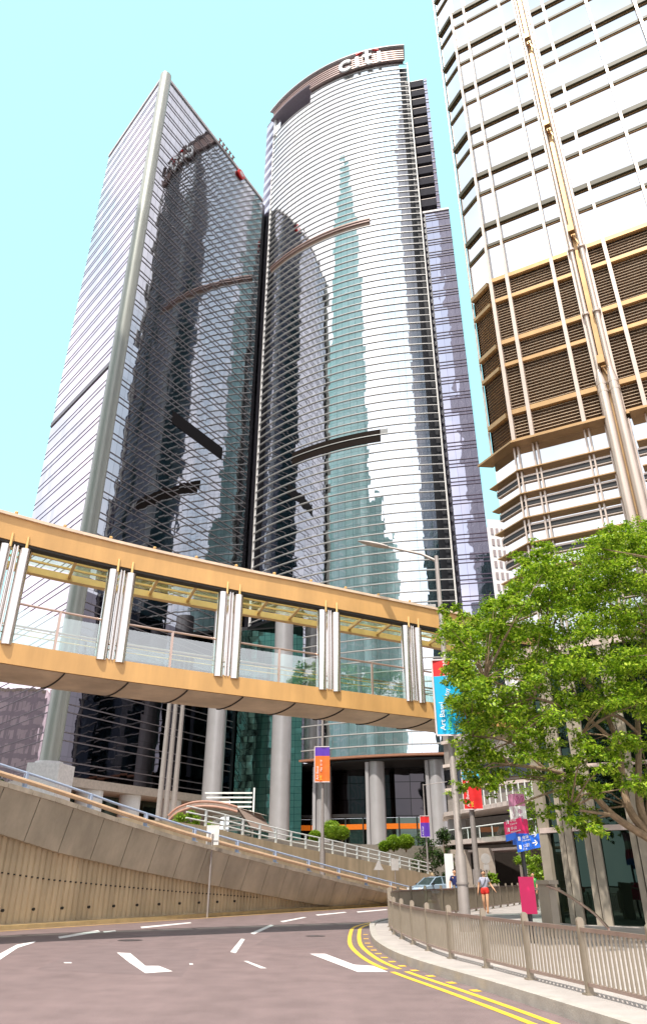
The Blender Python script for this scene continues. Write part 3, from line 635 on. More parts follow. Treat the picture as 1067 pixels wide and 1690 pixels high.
for i in range(len(zlv) - 1):
    for j in range(len(bays) - 1):
        if j == 3 or bays[j] > 13: continue
        mb = MB(); mb.sheet([kp(bays[j]), kp(bays[j + 1])], zlv[i] + .02, zlv[i + 1] - .02); mb.build('window', G_CK, ck)
    mb = MB(); mb.sheet([kp(14.8), kp(KW)], zlv[i], zlv[i + 1]); mb.build('window', G_CK, ck)
    mb = MB(); mb.sheet([kc(0), kc(CLn)], zlv[i] + .02, zlv[i + 1] - .02); mb.build('window', G_CK, ck)
mb = MB(); mb.sheet([kc(0), kp(0), kp(KW)], ZU, HT); mb.build('upper_glass', G_CK, ck)
G_CKS = glass_wall('ck_shaded_side_glass', (.05, .06, .08), 2.2, 4.07, .012, .006, .10, seamcol=(.40, .38, .36))  # near-black tint: shade of the less lit side put into the glass colour
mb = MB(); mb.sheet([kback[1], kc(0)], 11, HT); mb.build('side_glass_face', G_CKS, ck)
# mullions
for j, t in enumerate(bays[:-3]):
    if t in (3.97, 4.75): wdt = .10
    else: wdt = .13
    mb = MB(); mb.prism([kp(t - wdt / 2, .30), kp(t + wdt / 2, .30), kp(t + wdt / 2, .01), kp(t - wdt / 2, .01)], ZT + .1, ZU + 10)
    mb.prism([kp(t - wdt / 2 - .02, .34), kp(t + wdt / 2 + .02, .34), kp(t + wdt / 2 + .02, .0), kp(t - wdt / 2 - .02, .0)], ZC + .2, ZT + .1)
    mb.build('mullion', M_['ckw'], ck)
for tt in (0.0,):
    mb = MB(); mb.tube([(*kc(tt, .1), z) for z in (ZC, ZU + 10)], .05, 10); mb.build('edge_pipe', M_['ckw'], ck, smooth=True)
# paired spandrel bars
def hbars(z, depth, h, m, nm, gap=.07):
    for a, b in ((gap, 3.97 - gap), (4.75 + gap, 26.3)):
        mb = MB(); mb.prism([kp(a, depth), kp(b, depth), kp(b, .01), kp(a, .01)], z, z + h); mb.build(nm, m, ck)
    mb = MB(); mb.prism([kc(.12, depth), kc(CLn - .12, depth), kc(CLn - .12, .01), kc(.12, .01)], z, z + h); mb.build(nm, m, ck)
for z in zlv[1:] + [ZU + PT_]:
    hbars(z, .15, .30, M_['darkbar'], 'sunshade_bar'); hbars(z - 1.38, .09, .18, M_['darkbar'], 'sill_bar')
    hbars(z - .06, .03, .03, M_['tan'], 'bar_reflection_line'); hbars(z - 1.38 - .07, .05, .04, M_['tan'], 'bar_reflection_line')  # thin strips stand in for the reflected outline below each bar
# louvre zone
mb = MB(); mb.sheet([kc(0, -.1), kp(0, -.1), kp(KW, -.1)], ZC + .1, ZT + .05); mb.build('louvre_backing', mat('louvre_dark', (.14, .10, .07), .7), ck)
zl = [ZT, 27.16, 24.45, 23.1, 20.35, ZC + .15]
for i, z in enumerate(zl): hbars(z, .26, .24 if i % 2 == 0 else .20, M_['tan'], 'louvre_rail', gap=.0)
for j in range(len(bays) - 1):
    if j == 3 or bays[j] > 15: continue
    mb = MB(); z = ZC + .45; a, b = bays[j] + .07, bays[j + 1] - .07
    while z < ZT - .05:
        mb.quad((*kp(a, .08), z), (*kp(b, .08), z), (*kp(b, -.04), z + .09), (*kp(a, -.04), z + .09)); mb.quad((*kp(b, .08), z - .012), (*kp(a, .08), z - .012), (*kp(a, -.04), z + .078), (*kp(b, -.04), z + .078))
        mb.quad((*kp(a, .081), z - .012), (*kp(b, .081), z - .012), (*kp(b, .081), z + .002), (*kp(a, .081), z + .002)); z += .165
    mb.build('louvre_panel', mat('louvre_tan', (.70, .53, .36), .5, .0), ck)
mb = MB(); z = ZC + .45
while z < ZT - .05:
    mb.quad((*kc(.1, .08), z), (*kc(CLn - .1, .08), z), (*kc(CLn - .1, -.04), z + .09), (*kc(.1, -.04), z + .09)); z += .165
mb.build('louvre_panel', mat('louvre_tan', (.70, .53, .36), .5, .0), ck)
# canopy slab and the lower fins
tipz = lambda z, e, h: [kp(4.25, e), kp(-e * .15, e), (K0[0] - .55 * e / .9 - .0, K0[1] + .75 * e / .9), kc(-.75 * e, e * .9), kc(-.75 * e, -.2), kp(0, -.2), kp(4.25, -.2)]
def lowfin(z, e, h, m, nm, tip=None):
    o = []
    p_edge = Vector(kp(0, e)); q_edge = Vector(kc(CLn, e * .9))
    # meeting point of the two offset edges
    A_ = Vector(kp(0, e)); B_ = Vector(kc(CLn, e * .9)); den = kd.x * cv.y - kd.y * cv.x; dx = B_ - A_
    s_ = (dx.x * cv.y - dx.y * cv.x) / den; X = (A_.x + kd.x * s_, A_.y + kd.y * s_)
    mb = MB(); mb.prism([kp(4.0, e), X, kc(-.9 * e, e * .9), kc(-.3, -.15), kc(CLn, -.15), kp(4.0, -.15)], z, z + h)
    mb.prism([kp(4.95, e), kp(KW, e), kp(KW, -.15), kp(4.95, -.15)], z, z + h); mb.build(nm, m, ck)
lowfin(ZC, .62, .10, M_['tan'], 'canopy_slab')
mb = MB(); z = ZC - 1.3
while z > 10.5:
    lowfin(z, .30, .05, M_['tan'], 'sunshade_blade')
    for zz, h, m in ((z - .30, .08, 'ckw'), (z - .50, .16, 'dark'), (z - .56, .04, 'ckw')):
        q = MB(); q.prism([kp(0, .10), kp(4.1, .10), kp(4.1, .01), kp(0, .01)], zz, zz + h); q.prism([kp(4.9, .10), kp(KW, .10), kp(KW, .01), kp(4.9, .01)], zz, zz + h); q.prism([kc(0, .10), kc(CLn, .10), kc(CLn, .01), kc(0, .01)], zz, zz + h); q.build('transom', M_[m], ck)
    z -= 1.17
mb = MB(); mb.sheet([kc(0), kp(0), kp(KW)], 9.6, ZC); mb.build('lower_glass', G_CK, ck)
for t in bays[:9]:
    mb = MB()
    for d in (-.09, .09): mb.prism([kp(t + d - .035, .16), kp(t + d + .035, .16), kp(t + d + .035, .02), kp(t + d - .035, .02)], 9.6, ZC - .02)
    mb.build('mullion', M_['ckw'], ck)
# twin pipes
for dt_, r_ in ((4.12, .10), (4.60, .12)):
    mb = MB(); mb.tube([(*kp(dt_, .42), 21), (*kp(dt_, .42), 75)], r_, 14); mb.tube([(*kp(dt_, .45), 9), (*kp(dt_, .45), 20.6), (*kp(dt_, .45), 21.2)], [.20, .20, r_], 16)
    for z in (20.4, 20.0, 24.4, 28.5): mb.tube([(*kp(dt_, .42), z), (*kp(dt_, .42), z + .12)], r_ + .07 if z > 21 else .235, 14)
    mb.build('pipe', M_['ckw'], ck, smooth=True)
for t, w_ in ((4.36, .05), (4.28, .03), (4.44, .03)):
    mb = MB(); mb.prism([kp(t - w_, .3), kp(t + w_, .3), kp(t + w_, 0), kp(t - w_, 0)], 9.6, 75); mb.build('pipe_strut', M_['tan'], ck)
for i in range(7):
    z = 21.6 + i * PT_ * 2; mb = MB(); mb.box((*kp(4.33, .62), z), (.30, .28, .42), math.atan2(kd.y, kd.x)); mb.bar((*kp(4.33, .5), z - .3), (*kp(4.6, .45), z - 1.2), .06, .06); mb.build('pipe_bracket', M_['tan'], ck)
# lobby hall below: stone piers, glass, beam
def kr(px, py): # face parameter t at which the ratio matches
    r_ = ratio(px, py); return (r_ * K0[1] - K0[0]) / (kd.x - r_ * kd.y)
for px, w_, nm in ((941, .5, 'stone_pier'), (984, .55, 'stone_pier'), (1062, .55, 'stone_pier'), (1160, .55, 'stone_pier')):
    t = kr(px, 1430); mb = MB()
    for d, e, wq in ((-w_ * .30, .10, w_ * .36), (w_ * .2, .16, w_ * .5)): mb.prism([kp(t + d - wq / 2, e), kp(t + d + wq / 2, e), kp(t + d + wq / 2, -.3), kp(t + d - wq / 2, -.3)], 0, 9.6)
    mb.build(nm, mat('pier_stone', (.34, .29, .23), .5, var=.1, scale=2), ck)
mb = MB(); mb.prism([kc(-.1, .1), kc(.35, .1), kc(.35, -.3), kc(-.1, -.3)], 0, 9.6); mb.build('stone_pier', mat('pier_stone', (.3, .3, .2)), ck)
mb = MB(); mb.prism([kp(0, .14), kp(KW, .14), kp(KW, -.1), kp(0, -.1)], 2.95, 3.12); mb.prism([kc(0, .12), kc(CLn, .12), kc(CLn, -.1), kc(0, -.1)], 2.95, 3.12); mb.prism([kp(0, .14), kp(KW, .14), kp(KW, -.1), kp(0, -.1)], 9.3, 9.7); mb.prism([kc(0, .12), kc(CLn, .12), kc(CLn, -.1), kc(0, -.1)], 9.3, 9.7)
mb.prism([kp(0, .14), kp(KW, .14), kp(KW, -.1), kp(0, -.1)], 5.0, 5.12); mb.build('lobby_beams', mat('beam_rose', (.60, .48, .44), .4), ck)
G_HALL = glass_wall('hall_glass', (.025, .042, .032), 2.1, 3, .02, .02, .03, rough=.02, metal=.9)
mb = MB(); mb.sheet([kc(0, -.05), kp(0, -.05), kp(KW, -.05)], .1, 9.5); mb.build('hall_glass', G_HALL, ck)
mb = MB(); mb.prism([kp(.3, -.6), kp(KW, -.6), *kback, (KL[0] + 1, KL[1] + 1)], 0, 11); mb.build('hall_interior', mat('hall_dark', (.03, .035, .03), .5), ck)

# ================================================================= FOOTBRIDGE
NP = [(-33, -6), (-24, 4.2), (-17.0, 11.8), (-12.6, 16.3), (-9.0, 19.5), (-6.1, 21.65), (-2.7, 23.75), (-.2, 25.15), (4.0, 27.6), (8.2, 30.1), (12.5, 32.6)]
NE = smoothp(NP, 6)
fb = thing('footbridge', 'covered ochre footbridge with glass sides and steel column clusters crossing the road', 'footbridge', (-2.7, 23.75, 6))
def nof(d): return offs(NE, d)
def loft(mb, rows):
    for i in range(len(rows[0]) - 1):
        for a, b in zip(rows, rows[1:]): mb.quad(a[i], a[i + 1], b[i + 1], b[i])
def solid_strip(name, d0, d1, z0, z1, m, par=fb):
    mb = MB(); a, b = nof(d0), nof(d1); A0_ = [(*p, z0) for p in a]; A1_ = [(*p, z1) for p in a]; B0 = [(*p, z0) for p in b]; B1 = [(*p, z1) for p in b]
    loft(mb, [A0_, A1_]); loft(mb, [A1_, B1]); loft(mb, [B1, B0]); loft(mb, [B0, A0_]); return mb.build(name, m, par)
WB_ = 2.3
solid_strip('deck_beam', 0, .35, 6.69, 7.28, M_['orange']); solid_strip('deck_beam', WB_ - .3, WB_, 6.69, 7.28, M_['orange'])
solid_strip('deck', .35, WB_ - .3, 6.9, 7.2, mat('deck_tile', (.3, .26, .22), .7))
solid_strip('roof_beam', -.05, .30, 10.2, 10.93, M_['orange']); solid_strip('roof_edge', -.12, .34, 10.93, 11.02, mat('roof_edge_pale', (.66, .50, .36), .5))
solid_strip('roof_rear_beam', WB_ - .35, WB_ - .1, 10.12, 10.34, M_['gold'])
solid_strip('beam_shadow_gap', -.02, .28, 10.12, 10.19, M_['joint'])
for d in (.3 + .55, .3 + 1.10): solid_strip('ceiling_purlin', d, d + .07, 10.29, 10.35, M_['gold'])
solid_strip('roof_glazing', .3, WB_ - .35, 10.37, 10.40, ROOFG)
# belly
mb = MB(); rows = []
for i in range(11):
    t = i / 10; d = .06 + (WB_ - .12) * t; z = 6.68 - .10 * math.sin(math.pi * min(1, t * 1.0)) ** .7; rows.append([(*p, z) for p in nof(d)])
loft(mb, rows[::-1]); mb.build('belly', M_['belly'], fb, smooth=True, auto=80)
# arc-length table of near edge
def along(path):
    o = [0]
    for i in range(1, len(path)): o.append(o[-1] + math.dist(path[i], path[i - 1]))
    return o
NAL = along(NE)
def npt(s, d=0):
    for i in range(len(NE) - 1):
        if NAL[i + 1] >= s or i == len(NE) - 2:
            f = (s - NAL[i]) / (NAL[i + 1] - NAL[i]); p = lerp(NE[i], NE[i + 1], f); t = Vector((NE[i + 1][0] - NE[i][0], NE[i + 1][1] - NE[i][1])).normalized()
            return (p[0] - t.y * d, p[1] + t.x * d), t
def s_of(px, py):
    r_ = ratio(px, py); best = min(((abs(npt(k * .05)[0][0] / npt(k * .05)[0][1] - r_), k * .05) for k in range(int(NAL[-1] / .05)) if npt(k * .05)[0][1] > 8)); return best[1]
s = 1.0
while s < NAL[-1]:
    p, t = npt(s); mb = MB(); pts = []
    for i in range(9):
        q = i / 8; d = .06 + (WB_ - .12) * q; z = 6.665 - .10 * math.sin(math.pi * q) ** .7; pts.append((*npt(s, d)[0], z))
    mb.tube(pts, .025, 5); mb.build('belly_joint', M_['joint'], fb); s += 1.9
CS = [s_of(x, y) for x, y in ((8, 990), (191, 1020), (377, 1050), (544, 1080), (682, 1100))]
print('cluster s', CS, NAL[-1])
CSX = [CS[0] - 10.4, CS[0] - 5.2] + CS + [CS[-1] + 3.7]
for s in CSX:
    cl = MB()
    for d in (-.29, .29): p, t = npt(s + d, .06); cl.tube([(*p, 7.2), (*p, 10.05)], .17, 20)
    for d in (-.05, .05): p, t = npt(s + d, .0); cl.tube([(*p, 7.25), (*p, 10.1)], .035, 8)
    for d in (-.0,): p, t = npt(s + d, .1); cl.box((*p, 8.7), (.12, .1, 2.8), math.atan2(t.y, t.x))
    cl.build('column_cluster', M_['stainless'], fb, smooth=True)
    fi = MB()
    for d in (-.20, .26): p, t = npt(s + d, -.09); fi.prism([(p[0] - .03, p[1]), (p[0] + .03, p[1]), (p[0] + .03, p[1] + .06), (p[0] - .03, p[1] + .06)], 10.0, 10.42)
    fi.build('column_bracket', M_['gold'], fb)
# roof pins
s = .8
while s < NAL[-1]:
    p, t = npt(s, -.05); mb = MB(); mb.lathe((*p, 11.02), [(.03, 0), (.03, .04), (.055, .05), (.055, .09), (.02, .11)], 8); mb.build('roof_pin', M_['gold'], fb); s += 1.48
# transoms of the glazed ceiling
s = .5
while s < NAL[-1]:
    a, t = npt(s, .3); b, _ = npt(s + .35, WB_ - .2); mb = MB(); mb.bar((*a, 10.27), (*b, 10.27), .10, .13); mb.build('ceiling_transom', M_['gold'], fb); s += 1.35
# balustrades per bay
for a, b in zip(CSX, CSX[1:]):
    m_ = (a + b) / 2
    for lo, hi in ((a + .42, m_ - .04), (m_ + .04, b - .42)):
        mb = MB(); n_ = 6; ps = [npt(lo + (hi - lo) * i / n_, .10)[0] for i in range(n_ + 1)]; mb.sheet(ps, 7.30, 8.28); mb.build('glass_panel', PANEL, fb)
    mb = MB(); p, t = npt(m_, .10); mb.box((*p, 7.85), (.07, .06, 1.2), math.atan2(t.y, t.x)); mb.build('rail_post', M_['rail'], fb)
    mb = MB(); mb.tube([(*npt(a + .35 + (b - a - .7) * i / 8, .10)[0], 8.44) for i in range(9)], .035, 8); mb.build('handrail', M_['rail'], fb, smooth=True)
    for zz in (7.62, 7.78):
        mb = MB(); mb.tube([(*npt(a + (b - a) * i / 8, .30)[0], zz) for i in range(9)], .018, 6); mb.build('inner_rail', M_['gold'], fb)
rs = [q for q in NE]
mb = MB(); ps = nof(WB_ - .12); mb.sheet(ps, 7.30, 8.30); mb.build('rear_glass', CLEAR, fb)
mb = MB(); mb.tube([(*p, 8.42) for p in ps], .035, 8); mb.build('rear_handrail', M_['rail'], fb)

# ================================================================= BANNER POLES AND STREET LAMP
def plank_banner(name, label, c, wx, z0, z1, split, ctop, cbot, ang, lines, group=None, side=1, flip=False):
    b = thing(name, label, 'banner', (c[0], c[1], z0), group); ux = Vector((math.cos(ang), math.sin(ang), 0)); n_ = Vector((ux.y, -ux.x, 0))
    def surf(zlo, zhi, m, nm):
        mb = MB(); nx, nz = 10, 10; g = []
        for i in range(nz + 1):
            z = zlo + (zhi - zlo) * i / nz; row = []
            for j in range(nx + 1):
                u = wx * j / nx; wv_ = .05 * math.sin(j * .9 + z * .6) * (1 - (z - z0) / (z1 - z0) * .6); p = Vector((c[0], c[1], z)) + ux * u + n_ * wv_; row.append(tuple(p))
            g.append(row)
        for off in (0, .012):
            k = len(mb.v); mb.v += [tuple(Vector(p) + n_ * -off) for r_ in g for p in r_]
            for i in range(nz):
                for j in range(nx):
                    a_ = k + i * (nx + 1) + j; q = (a_, a_ + 1, a_ + nx + 2, a_ + nx + 1); mb.f.append(q if off == 0 else q[::-1])
        return mb.build(nm, m, b, smooth=True)
    zs_ = z0 + (z1 - z0) * split; surf(z0, zs_, cbot, 'lower_cloth'); surf(zs_, z1, ctop, 'upper_cloth')
    mb = MB(); mb.bar((c[0], c[1], z0 + .0), (c[0], c[1], z1), .05, .05); mb.bar((c[0] - ux.x * .02, c[1] - ux.y * .02, z1 + .02), (c[0] + ux.x * wx, c[1] + ux.y * wx, z1 + .02), .05, .05); mb.bar((c[0], c[1], z0 - .02), (c[0] + ux.x * wx, c[1] + ux.y * wx, z0 - .02), .05, .05)
    mb.build('frame', mat('banner_frame', (.7, .6, .6), .5), b)
    for body, size, u, z, m in lines:
        mb = MB(); o = Vector((c[0], c[1], z)) + ux * u + n_ * .075; text_on(mb, body, size, o, (0, 0, 1), -ux, n_); mb.build('lettering', m, b)
    return b

# the tall lamp: base hidden behind the near fence
LX, LY = 4.15, 24.7
lp = thing('street_lamp', 'tall grey street lamp leaning its arm left over the footbridge', 'street lamp', (LX, LY, .14))
mb = MB(); mb.tube([(LX, LY, .14), (LX, LY, 2.1), (LX, LY, 2.2), (LX, LY, 11.95)], [.17, .165, .115, .075], 16); mb.tube([(LX, LY, 1.35), (LX, LY, 1.40)], .19, 16); mb.build('pole', M_['lampgrey'], lp, smooth=True)
mb = MB(); a_ = (LX, LY, 11.9); hp = aty(640, 903, 25.5); mb.tube([(LX, LY, 11.75), lerp(a_, hp, .3), lerp(a_, hp, .7), hp], [.055, .05, .045, .04], 10); mb.build('arm', M_['lampgrey'], lp, smooth=True)
hd = MB(); dirv = (Vector(aty(590, 893, 25.8)) - Vector(hp)); L_ = dirv.length; dirv.normalize(); sdv = dirv.cross(Vector((0, 0, 1))).normalized(); upv = sdv.cross(dirv)
k = 0; rings = []
for i in range(9):
    t = i / 8; c = Vector(hp) + dirv * L_ * t; wv_ = .15 * math.sin(math.pi * min(1, .12 + t * .88)) ** .6 + .02; hv_ = .075 * math.sin(math.pi * min(1, .12 + t * .88)) ** .7 + .015
    for j in range(12): q = 2 * math.pi * j / 12; hd.v.append(tuple(c + sdv * math.cos(q) * wv_ + upv * math.sin(q) * hv_))
for i in range(8):
    for j in range(12): q = (j + 1) % 12; hd.f.append((i * 12 + j, i * 12 + q, (i + 1) * 12 + q, (i + 1) * 12 + j))
hd.f.append(tuple(range(12))[::-1]); hd.f.append(tuple(96 + j for j in range(12))); hd.build('lamp_head', M_['lampgrey'], lp, smooth=True)
ub = aty(711, 1091, LY - .25); lb = aty(716, 1213, LY - .25)
bw = 1.12
plank_banner('street_banner', 'red and cyan vertical banner on the tall street lamp beside the tree', (ub[0] + .0, LY - .3), bw, lb[2], ub[2], .78, M_['red'], M_['cyan'], R(-8),
  [('Art Basel', .24, .30, lb[2] + .12, M_['signw']), ('Hong Kong', .20, .50, lb[2] + .12, M_['green']), ('| May 15–18 | 2014', .20, .50, lb[2] + 1.02, M_['signw'])])
mb = MB()
def pole(name, label, x, y, z0, z1, r0=.09, r1=.06, arm=None, coll=None):
    t = thing(name, label, 'pole', (x, y, z0)); mb = MB(); mb.tube([(x, y, z0), (x, y, z0 + (z1 - z0) * .35), (x, y, z1)], [r0, r0 * .9, r1], 12); mb.build('pole_shaft', M_['lampgrey'], t, smooth=True)
    if coll: mb = MB(); mb.tube([(x, y, z0), (x, y, coll)], r0 * 1.5, 12); mb.build('pole_base', M_['lampgrey'], t, smooth=True)
    if arm: mb = MB(); mb.tube([(x, y, z1 - .1), arm], .03, 8); mb.build('arm', M_['lampgrey'], t)
    return t
x2, y2 = .1870 * 43, 43
pole('banner_pole', 'grey pole between the two walkers carrying a light blue and red banner', x2, y2, .14, 11.5, .16, .08, coll=1.9)
ub = aty(760, 1272, 42.8); lb = aty(765, 1335, 42.8)
plank_banner('street_banner', 'light blue and red vertical banner on the pole right of the tall lamp', (ub[0], 42.8), 1.0, lb[2], ub[2], .76, mat('sky_cloth', (.05, .45, .75), .6), M_['red'], R(-6),
  [('Art Basel', .22, .30, lb[2] + .1, M_['signw']), ('HK', .20, .52, lb[2] + .1, M_['yel']), ('May 15–18', .18, .30, lb[2] + 1.15, M_['signw'])])
pole('banner_pole', 'slim grey pole behind the flyover carrying an orange and purple banner', -.06, 50, 1.0, 11.2, .11, .08, coll=3.0)
ub = aty(519, 1233, 49.8); lb = aty(519, 1290, 49.8)
plank_banner('street_banner', 'orange banner with purple top on the slim pole below the footbridge', (ub[0], 49.8), .98, lb[2], ub[2], .74, M_['purple'], M_['oran'], R(-3),
  [('Art Basel', .22, .26, lb[2] + .1, M_['signw']), ('HK', .2, .48, lb[2] + .1, M_['yel']), ('May 15–18', .16, .48, lb[2] + .6, M_['signw'])])
x4, y4 = .1277 * 74, 74
pole('banner_pole', 'small thin pole with short arm by the white round columns', x4, y4, 2.0, 9.3, .08, .05, arm=(x4 + 2.3, y4, 9.5))
ub = aty(692, 1347, 73.8); lb = aty(692, 1381, 73.8)
plank_banner('street_banner', 'small red topped purple banner before the lit lobby', (ub[0], 73.8), .85, lb[2], ub[2], .68, M_['red'], M_['purple'], R(-3), [('Art Basel', .2, .28, lb[2] + .1, M_['signw'])])

# flagpoles
for i, (px, tx) in enumerate(((276, 'leftmost'), (287, 'middle'), (299, 'rightmost'))):
    r_ = ratio(px - 5, 1250); Y = 92 + i * .6; mb = MB(); t = thing('flagpole', tx + ' of the three bare grey flagpoles before the dark tower', 'flagpole', (r_ * Y, Y, 4.6), 'flagpoles before the dark tower')
    mb.tube([(r_ * Y, Y, 4.6), (r_ * Y, Y, 23.2)], [.36, .24], 12); mb.build('shaft', M_['lampgrey'], t, smooth=True); mb = MB(); mb.lathe((r_ * Y, Y, 23.2), [(.1, 0), (.28, .15), (.28, .35), (.08, .5)], 10); mb.build('finial', M_['gold'], t)

# entrance canopy
cyn = thing('entrance_canopy', 'arched pale canopy over the plaza entrance beside slatted screen', 'canopy', (-15, 96, 4.6))
mb = MB(); cpts = []
for i in range(15):
    t = i / 14; px = 279 + (392 - 279) * t; a_ = 1350 - 28 * math.sin(math.pi * min(.62, t * .62 / 1) / 1.24) if False else 0
edge = smoothp([(278,1347), (290,1336), (305,1329), (325,1324), (350,1324), (375,1328), (392,1333)], 3)
E1 = [aty(x, y, 92) for x, y in edge]; E0 = [aty(x, y + 7, 92) for x, y in edge]; B1 = [(p[0] + 3, p[1] + 9, p[2] - .3) for p in E1]; B0 = [(p[0] + 3, p[1] + 9, p[2] - .3) for p in E0]
loft(mb, [E0, E1]); loft(mb, [E1, B1]); mb.build('roof_shell', mat('canopy_pale', (.70, .58, .50), .45), cyn)
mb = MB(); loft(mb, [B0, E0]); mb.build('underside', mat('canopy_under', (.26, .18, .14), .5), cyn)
mb = MB(); mb.tube([(p[0], p[1] - .05, p[2] + .05) for p in E1], .12, 8); mb.tube([(p[0], p[1] - .05, p[2]) for p in E0], .12, 8); mb.build('rim', mat('rim_red', (.40, .2, .14), .5), cyn)
q0, q1 = aty(392, 1333, 92), aty(415, 1366, 92); mb = MB(); mb.quad((q0[0], 92, q0[2]), (q1[0], 92, q1[2]), (q1[0] + 2, 101, q1[2]), (q0[0] + 2, 101, q0[2])); mb.quad(*[(p[0], p[1], p[2] - .2) for p in ((q1[0], 92, q1[2]), (q0[0], 92, q0[2]), (q0[0] + 2, 101, q0[2]), (q1[0] + 2, 101, q1[2]))]); mb.build('sloping_end', mat('canopy_under', (.2, .2, .2)), cyn)
for p in (E0[3], E0[-3]): mb = MB(); mb.tube([(p[0] + 1, p[1] + 4, 4.6), (p[0] + 1, p[1] + 4, p[2] - .2)], .25, 10); mb.build('post', M_['clad'], cyn)
scn = thing('slatted_screen', 'white horizontal slat screen to the right of the arched canopy', 'screen', (-8.6, 97, 4.6))
for i in range(10):
    z = 6.0 + i * .52; x0 = -13.0 + (4.6 - i * .5) * .45 + .2; mb = MB(); mb.box(((x0 + -6.9) / 2 - 1.9, 97, z), (-6.9 - x0 - .0, .2, .17)); mb.build('slat', M_['whiterail'], scn)
mb = MB(); mb.box((-8.6, 97.2, 8), (.2, .2, 6.6)); mb.build('screen_post', M_['whiterail'], scn)

# ================================================================= BUILDINGS AT THE RIGHT BACK
pb = thing('podium_building', 'low grey building with two walkway decks seen under the tree', 'building', (16, 78, 0))
def walk(z0, z1, x0, y0, x1, y1, dep, m, nm):
    mb = MB(); mb.prism([(x0, y0), (x1, y1), (x1 + 3, y1 + dep), (x0 + 1, y0 + dep)], z0, z1); return mb.build(nm, m, pb)
wp = mat('deck_edge', (.62, .52, .47), .5)
walk(7.35, 7.75, 13.2, 87, 18.9, 66, 8, wp, 'upper_deck'); walk(4.5, 4.95, 13.0, 87, 19.6, 66, 8, wp, 'lower_deck'); walk(3.75, 3.95, 13.6, 87, 19.4, 67, 6, wp, 'deck_ledge')
mb = MB(); mb.sheet([(13.3, 87), (18.9, 66)], 4.95, 5.9); mb.build('deck_glass', CLEAR, pb)
mb = MB(); mb.tube([(13.3, 87, 5.95), (18.9, 66, 5.95)], .06, 6); mb.build('deck_handrail', M_['whiterail'], pb)
for i in range(9): t = i / 8; mb = MB(); p = lerp((13.3, 87), (18.9, 66), t); mb.box((*p, 5.4), (.08, .08, 1.0)); mb.build('deck_post', M_['whiterail'], pb)
for i in range(12): t = i / 11; mb = MB(); p = lerp((15.5, 78.5), (18.8, 66), t); mb.box((*p, 8.4), (.10, .10, 1.4)); mb.build('deck_post', M_['whiterail'], pb)
mb = MB(); mb.prism([(14.8, 94), (26, 78), (40, 90), (30, 110)], 7.7, 19.5); mb.build('upper_mass', mat('stone_grey', (.25, .22, .20), .6, var=.1), pb)
for z in (10.5, 13.2, 15.9): mb = MB(); mb.prism([(14.5, 93.8), (26, 77.6), (26.3, 77.9), (14.9, 94.2)], z, z + .35); mb.build('string_course', wp, pb)
mb = MB(); mb.prism([(14.6, 93.9), (26, 77.8), (26.2, 78), (14.8, 94.1)], 11.2, 12.9); mb.build('window_band', G_LOB, pb)
mb = MB(); mb.prism([(15.4, 94), (23, 78), (40, 90), (30, 110)], 0, 7.4); mb.build('lower_mass', mat('void_brown', (.045, .035, .03), .6), pb)
for x, y, w_ in ((14.0, 84, 2.0), (15.6, 79, 1.6), (18.1, 73, 1.0), (20.0, 70.5, 1.6)):
    mb = MB(); mb.box((x, y, 2.0), (w_, w_, 4.0)); mb.build('pier', mat('stone_pier', (.36, .30, .25), .6, var=.1), pb)
mb = MB(); mb.box((14.6, 87.5, 6.6), (1.8, 1, 1.0)); mb.build('deck_edge_block', M_['clad'], pb)

db = thing('apartment_block', 'distant white tower block with rows of small windows between the glass towers', 'building', (62, 205, 0))
mb = MB(); mb.prism([(49.5, 200), (76, 204), (76, 225), (49.5, 225)], 0, 98); mb.build('walls', mat('white_block', (.78, .74, .72), .6), db)
for r_ in range(12):
    for c_ in range(6):
        mb = MB(); x = 51.2 + c_ * 1.6; y = 200.25 + c_ * .24; mb.box((x, y - .05, 94 - r_ * 3.6 - c_ * .0), (.8, .3, 2.1)); mb.build('window', mat('window_dark', (.34, .28, .28), .3), db)

# building with stepped top, stands behind the camera's left: mirrored in the curved tower
st = thing('stepped_tower', 'green glass stepped skyscraper with twin masts, seen mirrored in the curved tower', 'tower', (-90, 33, 0))
u1 = Vector((-.67, -.74)); v1 = Vector((-.74, .67))
def stp(cx, cy, hw, hd_, z0, z1, nm='tier'):
    c = Vector((cx, cy)); P = [c + v1 * hw + u1 * -hd_, c - v1 * hw + u1 * -hd_, c - v1 * hw + u1 * hd_, c + v1 * hw + u1 * hd_]
    mb = MB(); mb.sheet([tuple(q) for q in P] + [tuple(P[0])], z0, z1); mb.build(nm, G_SPIRE, st); mb = MB(); mb.prism([tuple(c + (q - c) * .98) for q in P], z0, z1 - .1); mb.build('tier_core', mat('tier_core', (.2, .3, .28), .6), st)
sc_ = (-86, 26)
stp(*sc_, 24, 20, 0, 236); stp(sc_[0] + v1.x * 30, sc_[1] + v1.y * 30, 7, 14, 0, 205); stp(*sc_, 20, 17, 236, 274); stp(*sc_, 14.5, 13, 274, 300); stp(*sc_, 9, 9, 300, 322); stp(*sc_, 5, 5, 322, 334)
for d, h in ((-2.5, 372), (2.5, 352)): mb = MB(); mb.tube([(sc_[0] + v1.x * d, sc_[1] + v1.y * d, 334), (sc_[0] + v1.x * d, sc_[1] + v1.y * d, h)], [.9, .3], 8); mb.build('mast', M_['signw'], st)
c2 = Vector(sc_) - v1 * 32; stp(c2.x, c2.y, 9, 18, 0, 128); c2 = Vector(sc_) - v1 * 50; stp(c2.x, c2.y, 9.5, 17, 0, 112)

